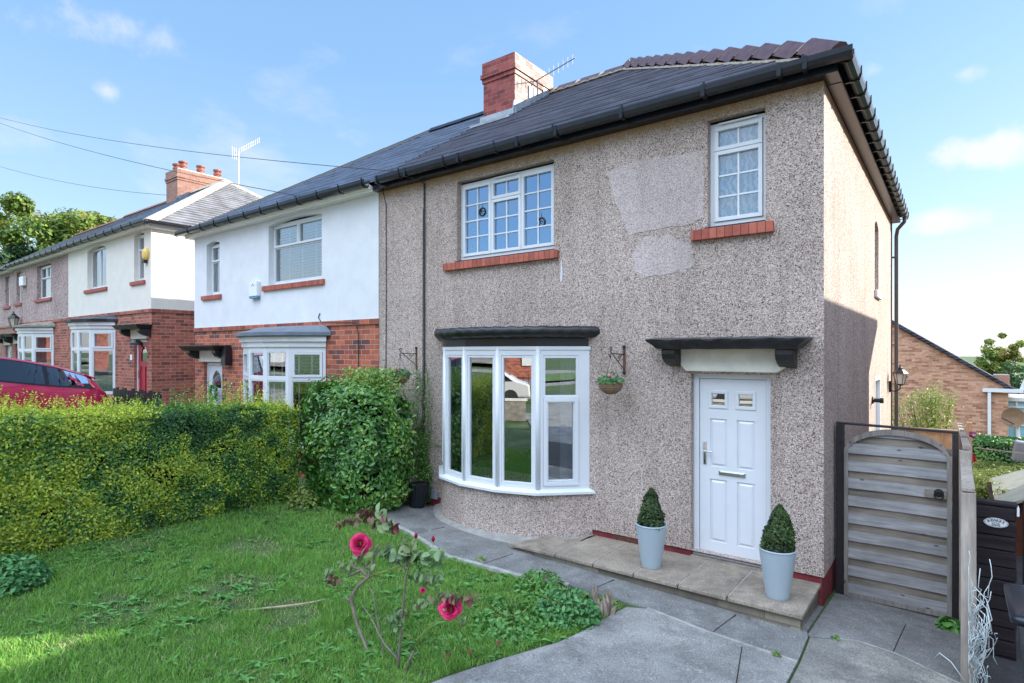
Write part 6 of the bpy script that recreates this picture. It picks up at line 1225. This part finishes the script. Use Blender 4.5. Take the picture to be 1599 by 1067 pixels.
def bloom(px, py, R_, seed, par):
    """rings of wide cupped petals round a tight heart, facing the street"""
    c = rp(px, py); f = Vector((.50,-.80,.30)).normalized(); a = f.orthogonal().normalized(); b = f.cross(a); V, F, tn = [], [], []; rs = random.Random(seed)
    for cnt, r0, hgt, flare, span in ((1,.03,.88,-.01,2.6),(2,.10,.86,.0,1.7),(3,.20,.84,.02,1.3),(3,.30,.80,.10,1.2),(4,.40,.70,.26,1.0),(5,.48,.54,.46,.85),(6,.52,.32,.66,.75)):
        for k in range(cnt):
            th = 2*math.pi*k/cnt+r0*9+rs.uniform(-.2,.2); m = 8; o0 = len(V); tv = rs.random(); jit = rs.uniform(.9,1.1)
            for i in range(m+1):
                for j in range(m+1):
                    u, v = i/m, j/m*2-1; uu = u*(1-.22*abs(v)**3)*jit; ang = th+v*span*(.35+.65*min(1, u*1.6)); r = R_*(r0*(.35+.65*min(1, uu*1.5))+flare*uu**2.2+.07*math.sin(ang*3+tv*9)*uu+.03*abs(v)+.05*(tv-.5))
                    h_ = R_*(hgt*uu-.55*flare*uu**4+.10*math.sin(ang*5+tv*7)*uu*uu+.06*(tv-.5))
                    V.append(tuple(c+(a*math.cos(ang)+b*math.sin(ang))*r+f*h_)); tn.append(.1+.75*uu**3+.2*tv)
            for i in range(m):
                for j in range(m): q = o0+i*(m+1)+j; F += [q, q+1, q+m+2, q+m+1]
    ob = rawmesh('bloom', np.array(V), np.array(F), 4, np.array(tn), L['petal'], par); ob.data.polygons.foreach_set('use_smooth', [True]*len(ob.data.polygons)); return ob
bloom(563, 849, .075, 1, rose); bloom(704, 951, .066, 2, rose); bloom(661, 922, .018, 3, rose)
for px, py in ((650,837),(677,842)): mb = MB(); mb.lathe([(.004,-.02),(.012,-.008),(.013,.004),(.003,.024)], rp(px, py), 10); mb.build('bud', L['petal'], rose, smooth=True)
# ================================================================ red car
car = thing('red_car', 'crimson hatchback parked nose-up on the drive beyond the hedge', 'car', (0,0,0)); car.location = (0,0,0)
# built pointing +x (rear at x=0), then set in place; heights from the side: (x, bottom, sill, belt, roof, half width at belt, half width at roof)
st_ = [(0,.42,.62,1.0,1.03,.70,.60),(.06,.30,.60,1.08,1.14,.82,.66),(.2,.26,.56,1.14,1.30,.86,.66),(.45,.24,.52,1.13,1.46,.88,.62),(.9,.22,.5,1.09,1.53,.89,.62),(1.5,.2,.5,1.06,1.56,.90,.62),(2.1,.2,.5,1.04,1.55,.90,.61),(2.6,.2,.5,1.0,1.46,.90,.60),(3.1,.22,.5,.88,1.14,.89,.62),(3.4,.22,.52,.86,.96,.87,.70),(3.8,.24,.52,.8,.86,.83,.68),(4.1,.3,.5,.68,.72,.70,.55)]
bm_ = MB(); rr = []
for x, b, s, be, ro, wb, wr in st_: rr.append([(x,-wb*.9,b),(x,-wb*1.0,s),(x,-wb*1.01,(s+be)/2),(x,-wb,be),(x,-wr-.03,ro-.05),(x,-wr+.05,ro-.005),(x,0,ro+.015),(x,wr-.05,ro-.005),(x,wr+.03,ro-.05),(x,wb,be),(x,wb*1.01,(s+be)/2),(x,wb,s),(x,wb*.9,b),(x,-wb*.9,b)])
loft(bm_, rr); bm_.add(rr[0][:-1], [tuple(range(len(rr[0])-1))]); bm_.add(rr[-1][:-1], [tuple(range(len(rr[-1])-1))])
gl_ = MB(); dk = MB(); tl = MB(); hd = MB()
def sidepoint(x, t, sgn, off_=.012):
    k = max(i for i in range(len(st_)) if st_[i][0] <= x); k = min(k, len(st_)-2); A, B_ = st_[k], st_[k+1]; f = (x-A[0])/(B_[0]-A[0]); q = [A[i]+(B_[i]-A[i])*f for i in range(7)]
    z = q[3]+(q[4]-.05-q[3])*t; w = q[5]+(q[6]+.03-q[5])*t; return (x, sgn*(w+off_), z)
for sgn in (-1,1):
    for x0, x1, tr in ((.32,1.12,.5),(1.2,2.1,1),(2.16,2.95,1)):
        n_ = 8; xs_ = [x0+(x1-x0)*i/n_ for i in range(n_+1)]; top = [sidepoint(x, .96, sgn) for x in xs_]; bot = [sidepoint(x, .04+(.45*(1-(x-x0)/.5) if tr == .5 and x < x0+.5 else 0), sgn) for x in xs_]
        gl_.add(bot+top, [(i,i+1,n_+2+i,n_+1+i) for i in range(n_)])
        top = [sidepoint(x, 1.02, sgn, .006) for x in (x0-.06, *xs_, x1+.05)]; bot = [sidepoint(x, -.02, sgn, .006) for x in (x0-.06, *xs_, x1+.05)]; dk.add(bot+top, [(i,i+1,n_+4+i,n_+3+i) for i in range(n_+2)])
    tl.add([(.02,sgn*.70,.90),(.5,sgn*.885,.99),(.42,sgn*.89,.90),(.12,sgn*.84,.78),(-.012,sgn*.6,.80),(-.005,sgn*.6,.9)], [(0,1,2,3),(0,3,4,5)])
    for x in (1.35, 2.35): hd.tube([(x,sgn*.915,.93),(x+.08,sgn*.94,.935),(x+.2,sgn*.935,.93),(x+.26,sgn*.91,.925)], .013, 6)
gl_.add([(.03,-.62,.99),(.03,.62,.99),(.30,.56,1.42),(.30,-.56,1.42)], [(0,1,2,3)]); gl_.add([(3.36,-.62,.99),(3.36,.62,.99),(2.62,.56,1.47),(2.62,-.56,1.47)], [(0,3,2,1)])
sp_ = MB(); sp_.prism([(.2,1.36),(.5,1.44),(.5,1.465),(.16,1.385)], -.6, .6)
for m_ in (bm_, gl_, dk, tl, hd, sp_):   # car frame: rear at its end nearest the house, nose up the drive
    ca, sa = math.cos(R(4.5)), math.sin(R(4.5)); m_.v = [(-14.30-.9-y_*1.0, -1.35-(x_*ca-z_*sa*0),   .25+z_+x_*.20) for x_, y_, z_ in m_.v]
cb = bm_.build('body', M['redpaint'], car, smooth=True); md = cb.modifiers.new('edge', 'EDGE_SPLIT'); md.split_angle = R(38)

hn = len(dk.f)//2
for fs_ in (dk.f[:hn], dk.f[hn:]):
    ids = sorted({i for f in fs_ for i in f}); mp_ = {v: k for k, v in enumerate(ids)}; MB().add([dk.v[i] for i in ids], [tuple(mp_[i] for i in f) for f in fs_]).build('window_trim', M['black'], car)
pass; gl_.build('side_window', M['carglass'], car); tl.build('tail_light', M['tail'], car); hd.build('door_handle', M['redpaint'], car); sp_.build('spoiler', M['redpaint'], car, bevel=.01)
for x_ in (.75, 3.3):
    for sy_ in (-.84, .84):
        mb = MB(); mb.lathe([(.2,-.10),(.31,-.09),(.325,0),(.31,.09),(.2,.10)], (0,0,0), 24); c = (-15.2-sy_, -1.65-x_, .40+x_*.12); mb.v = [(c[0]+z_, c[1]+a_, c[2]+.3+b_) for a_, b_, z_ in mb.v]; w_ = mb.build('wheel', M['tyre'], car); mb = MB(); mb.lathe([(.02,.1),(.2,.085)], (0,0,0), 16); mb.v = [(c[0]+(z_ if sy_ < 0 else -z_), c[1]+a_, c[2]+.3+b_) for a_, b_, z_ in mb.v]; mb.build('rim', M['rim'], w_)
# ================================================================ trees
def tree(name, label, base, h, cr, mat, n=14000, ls=.25, group=None, seed=1, cz=.62, ez=.42):
    o = thing(name, label, 'tree', base, group); b = Vector(base); rs = random.Random(seed); mb = MB(); top = b+Vector((0,0,h*.55)); mb.tube([b, b+Vector((.02*h,0,h*.3)), top], [h*.03,h*.024,h*.014], 8); ends = []
    for k in range(15):
        a = rs.uniform(0,6.28); s0 = b.lerp(top, rs.uniform(.45,1)); e = b+Vector((math.cos(a)*cr*rs.uniform(.3,.8), math.sin(a)*cr*rs.uniform(.3,.8), h*rs.uniform(.5,.92))); m = s0.lerp(e, .5)+Vector((0,0,.03*h)); mb.tube([s0, m, e], [h*.010,h*.007,h*.002], 5); ends.append(e)
    mb.build('trunk', M['bark'], o)
    nc = 46; cen = []
    for k in range(nc):
        d = Vector((rs.gauss(0,1), rs.gauss(0,1), rs.gauss(0,1))).normalized(); rr_ = rs.uniform(.45,1.0); cen.append((b.x+d.x*cr*rr_, b.y+d.y*cr*rr_, b.z+h*cz+d.z*h*ez*rr_))
    cen = np.array(cen+[tuple(e) for e in ends]); ci = rng.integers(0, len(cen), n); d = sphere_pts(n); rad = cr*.30*(.5+.7*rng.random(len(cen)))[ci]*rng.random(n)**.4; P = cen[ci]+d*rad[:,None]*np.array([1,1,.75]); q = vnoise(P, 1.5/cr, seed)
    leafmesh('crown', P, d+[0,0,.4], ls*(.6+.8*rng.random(n)), np.clip(.1+.6*rng.random(n)+.8*(q-.5)+.35*(rng.random(n) < .06), 0, 1), mat, o, .55); return o
def at(px, py, d): return cp+ray(px, py).normalized()*d
p = at(95, 430, 62); tree('broadleaf_tree', 'big green and rusty-leaved tree rising behind the terrace roofs on the left', (p.x, p.y, 3.5), 11.2, 5.0, L['tree'], 26000, .36, seed=4)
p = at(10, 430, 75); tree('broadleaf_tree', 'yellowish tree at the left edge beyond the bigger one', (p.x, p.y, 3.5), 8.5, 3.6, L['bright'], 8000, .42, seed=6)
p = at(25, 430, 60); tree('broadleaf_tree', 'darker lower tree left of the big one', (p.x-1, p.y, 3.5), 7.4, 3.0, L['tree2'], 9000, .36, seed=8)
p = at(1562, 600, 60); tree('conifer_tree', 'tall pale green pointed tree behind the brick gable', (p.x, p.y, -4), 7.6, 1.6, L['tree'], 7000, .24, 'trees beyond the brick gable', 11)
p = at(1597, 600, 48); tree('broadleaf_tree', 'dark rounded tree at the right edge behind the conservatory', (p.x+.9, p.y, -4), 5.6, 2.0, L['tree2'], 7000, .2, 'trees beyond the brick gable', 12)
p = at(1535, 600, 70); tree('broadleaf_tree', 'low far tree peeping over the gable roof', (p.x, p.y, -4), 5.2, 2.0, L['tree'], 4000, .25, 'trees beyond the brick gable', 13)
p = at(1583, 640, 44); tree('broadleaf_tree', 'dense dark tree behind the satellite dish', (p.x, p.y, -4), 5.3, 2.0, L['tree2'], 6000, .2, 'trees beyond the brick gable', 14)
# ================================================================ back gardens on the right
gb_ = thing('brick_gable_house', 'orange brick gable end of a house behind, with white gutter and downpipe', 'house', (0,26,-2.6)); Yg = 22.0
e = lambda px, py: (lambda r: (CX+r.x*(Yg-CY)/r.y, CZ+r.z*(Yg-CY)/r.y))(ray(px, py))
(ax, az_), (bx_, bz_) = e(1403,512), e(1575,608); sl_ = (az_-bz_)/(bx_-ax); apx = ax-2.2; apz = az_+sl_*2.2
MB().prism([(bx_,-3.4),(bx_,bz_),(apx,apz),(apx-6,apz-sl_*6),(apx-6,-3.4)], Yg, Yg+9).build('wall', M['brick_gable'], gb_)
MB().prism([(bx_+.3,bz_-.3*sl_+.02),(bx_+.3,bz_-.3*sl_+.16),(apx,apz+.18),(apx-6,apz-sl_*6+.18),(apx-6,apz-sl_*6+.04),(apx,apz+.04)], Yg-.12, Yg+9.1).build('roof', M['slate'], gb_)
mb = MB(); mb.box(bx_-.75, bx_+.42, Yg-.16, Yg-.04, bz_-.12, bz_+.02); mb.box(bx_-.6,bx_-.5,Yg-.14,Yg-.04,-3.4,bz_-.12); mb.add([(bx_+.3,Yg-.1,bz_-.0),(bx_+.45,Yg-.1,bz_),(bx_+.55,Yg-.1,bz_+.38),(bx_+.42,Yg-.1,bz_+.38)], [(0,1,2,3)]); mb.build('gutter', M['upvc'], gb_)
mb = MB(); mb.box(bx_-.35,bx_+.1,Yg+1,Yg+2,bz_+.05,bz_+.5); mb.build('rooflight', M['chrome'], gb_)
o = thing('conservatory', 'pale blue panelled conservatory behind the satellite dish', 'conservatory', (4.6,23,-2.6)); MB().box(bx_+.05, bx_+4, Yg+1.5, Yg+4, -3.2, .35).build('panels', M['cyan'], o); mb = MB(); [mb.box(bx_+.05, bx_+4, Yg+1.46, Yg+1.49, z, z+.06) for z in (-.6,.1)]; [mb.box(x, x+.06, Yg+1.45, Yg+1.5, -3, .35) for x in (bx_+.3, bx_+1.3, bx_+2.4)]; mb.box(bx_, bx_+4.1, Yg+1.4, Yg+4.1, .36, .5); mb.build('frame', M['upvc'], o)
p = at(1583, 652, 24); dsh = thing('satellite_dish', 'brown satellite dish on a white pole at the right edge', 'satellite dish', (p.x, p.y, -2.5)); mb = MB(); mb.lathe([(.01,-.08),(.18,-.05),(.3,0),(.31,.01),(.18,-.03),(.01,-.06)], (0,0,0), 24); mb.v = [(p.x+x*.95, p.y-z, p.z+y) for x, y, z in mb.v]; mb.build('dish', M['wicker'], dsh); mb = MB(); mb.tube([(p.x+.1,p.y+.1,p.z),(p.x+.25,p.y+.15,-2.6)], .04, 6); mb.build('pole', M['upvc'], dsh); mb = MB(); mb.tube([(p.x,p.y,p.z-.2),(p.x-.3,p.y-.35,p.z)], .015, 5); mb.build('arm', M['wire'], dsh)
def flat_tint(a, b): return lambda P, q: np.clip(a+b*rng.random(len(P))+.3*q, 0, 1)
hz_ = lambda v: (lambda x, y: v+0*x+0*y)
hedge('clipped_hedge', 'tall dark clipped hedge in front of the brick gable', 1.25, 9, 16.0, 17.6, hz_(-.40), 26000, .09, L['privet'], flat_tint(.05,.4), .04)
hedge('garden_hedge', 'sunlit yellow-green hedge beyond the dark sleeper panel', 1.3, 2.15, 6.3, 8.8, hz_(.0), 26000, .045, L['bright'], flat_tint(.2,.7), .07)
clump_plant('garden_shrub', 'dark green bush below the sunlit hedge', 1.62, 5.6, .26, .95, 1700, .05, L['tree'], 'shrub')
mb = MB(); mb.tube([(1.55,5.0,-.7),(1.45,5.3,.25)], .03, 6); tag(recenter(mb.build('tree_branch', M['bark'])), 'bare leaning branch in front of the sunlit hedge', 'branch')
tr = thing('timber_fence_panel', 'sunlit orange timber fence panel across the back, above the gate', 'fence panel', (.5,11,-1.2)); mb = MB(); [mb.box(-2.5+k*.15, -2.5+k*.15+.144, 11-.004*(k % 2), 11.02, -1.4, .36) for k in range(25)]; mb.build('boards', M['fenceorange'], tr); MB().box(-2.5,1.24,10.95,11.05,.362,.41).build('capping', M['fenceorange'], tr); MB().box(1.25,1.36,10.95,11.06,-1.4,.62).build('post', M['fenceorange'], tr)
n = 5200; o = thing('garden_shrub', 'pale sunlit shrub rising above the orange fence panel', 'shrub', (.55,12.2,-1.2)); st2 = MB(); PP = []
for k in range(22): a = random.uniform(-1.1,.55); t = (.55+a*.95, 12.2+random.uniform(-.5,.5), .35+1.05*math.exp(-((a+.15)**2)*.9)*random.uniform(.6,1.1)); b_ = (.55+a*.4, 12.2, -1.0); st2.tube([b_, ((b_[0]+t[0])/2, 12.2, (b_[2]+t[2])/2+.1), t], [.02,.012,.004], 4); PP += [(b_[0]+(t[0]-b_[0])*f+random.gauss(0,.09), t[1]+random.gauss(0,.12), b_[2]+(t[2]-b_[2])*f+random.gauss(0,.07)) for f in [random.uniform(.35,1.05) for _ in range(200)]]
st2.build('stems', M['bark'], o); PP = np.array(PP); leafmesh('foliage', PP, rng.normal(0,1,(len(PP),3))+[0,0,.6], .055+.03*rng.random(len(PP)), rng.random(len(PP)), L['bright'], o, .5)
sh = thing('garden_shed', 'low red-brown shed with pale green felt roof at the right edge', 'shed', (2.9,5.9,-.8)); MB().prism([(1.62,-.9),(1.62,.02),(2.9,.62),(4.2,.02),(4.2,-.9)], 4.9, 7.0).build('wall', M['shedwood'], sh); MB().prism([(1.52,-.04),(1.52,.0),(2.9,.66),(4.3,.0),(4.3,-.04),(2.9,.625)], 4.75, 7.1).build('roof', M['felt'], sh)
tb_ = MB(); tb_.prism([(1.95,.08),(2.9,.02),(2.9,.42),(2.0,.48)], 9.0, 9.3); tag(recenter(tb_.build('garden_box', M['box_grey'], bevel=.03)), 'dark grey box standing on the grass behind the shed', 'box')
mb = MB(); mb.tube([(1.35,8.0,.42),(4.5,7.5,.30)], .012, 6); tag(recenter(mb.build('washing_line_prop', M['fencewood'])), 'thin pale pole lying level above the garden hedge', 'pole')
o = thing('fence_ornament', 'small red ornament fixed to the boundary fence', 'ornament', (1.17,3.2,.9)); MB().lathe([(.01,-.06),(.05,-.05),(.035,0),(.02,.05),(.005,.06)], (1.2,3.1,.92), 10).build('shape', M['tail'], o)
o = thing('fence_flower', 'small white artificial flower on the boundary fence', 'ornament', (1.2,3.8,1.0)); s_ = sphere_pts(24); leafmesh('petals', np.array([1.22,3.7,1.15])+s_*.03, s_, .09, rng.random(24), L['wpink'], o, .5)
# ================================================================ across the street (mirrored in the windows, behind the camera)
wl = thing('garden_wall', 'low stone garden wall along the pavement behind the viewer', 'wall', (-6,-11.3,.05)); MB().box(-16,-3.45,-11.4,-11.2,-.1,.75).build('wall', M['stone'], wl); MB().box(-16,-3.4,-11.44,-11.16,.752,.82).build('coping', M['whitestone'], wl)
rl = thing('street_railing', 'black railing across the street', 'railing', (-10,-20.6,.1)); mb = MB(); [mb.box(-26+k*.25,-25.975+k*.25,-21.62,-21.6,.1,1.15) for k in range(150)]; mb.box(-26,11.5,-21.63,-21.59,1.0,1.04); mb.box(-26,11.5,-21.63,-21.59,.2,.24); mb.build('bars', M['iron'], rl)
sb_ = MB(); sb_.quad((-60,-21.8,.15),(40,-21.8,.15),(40,-24.5,.5),(-60,-24.5,.5)); struct(sb_.build('grass_bank', m_plain('mown grass bank', (.10,.16,.05), .9, .2, var=.4, vs=3)))
sheet('forecourt', [(-60,-34),(40,-34),(40,-24.5),(-60,-24.5)], M['conc'], .38, .1, sub=5)
for k, (x, y) in enumerate(((-30,-40),(-19,-42),(-10,-46),(4,-40),(-24,-50),(-2,-52))): tree('street_tree', ('rounded tree on the far bank, first from the left seen from the house', 'second tree on the far bank', 'third tree on the far bank', 'tree on the far bank nearest the brick house', 'tree on the ridge behind the first two', 'tree on the ridge behind the third')[k], (x, y, 1.7), 6+k % 3*1.5, 3.2, L['tree'], 2600, .5, 'trees across the street', 20+k)
def opp(x, label): 
    o = thing('street_house', label, 'house', (x,-33,.3), 'houses across the street'); MB().box(x-3.5,x+3.5,-36,-30,.2,6.0).build('wall', M['brick'], o); MB().prism([(-36.4,6.0),(-29.6,6.0),(-33,8.4)], x-3.8, x+3.8, 'x').build('roof', M['slate'], o); mb = MB(); [mb.box(x+q-.7,x+q+.7,-29.99,-29.9,z,z+1.2) for q in (-1.7,1.7) for z in (1.4,4)]; mb.build('window', M['upvc'], o)
[opp(x_, l_) for x_, l_ in ((-14, 'brick house across the street, middle of the row'), (-5, 'brick house across the street next to the white car'), (-36, 'brick house across the street far to the left'), (-24, 'brick house across the street left of the middle one'), (5, 'brick house across the street directly behind the viewer'))]
vn = thing('white_car', 'white car parked across the street', 'car', (-5.5,-18.6,.1)); mb = MB(); mb.prism([(-7.4,.35),(-7.35,.85),(-6.9,1.0),(-6.3,1.5),(-4.6,1.52),(-3.9,1.05),(-3.4,.9),(-3.35,.35)], -19.4, -17.7); mb.build('body', M['carwhite'], vn, bevel=.08)
gbx = MB(); gbx.prism([(-6.75,1.02),(-6.25,1.42),(-4.65,1.44),(-4.1,1.05)], -17.72, -17.68); gbx.build('side_window', M['carglass'], vn)
for x in (-6.5,-4.2): mb = MB(); mb.lathe([(.3,-.1),(.32,0),(.3,.1)], (0,0,0), 20); mb.v = [(x+a_, -17.75+z_, .38+b_) for a_, b_, z_ in mb.v]; mb.build('wheel', M['tyre'], vn)
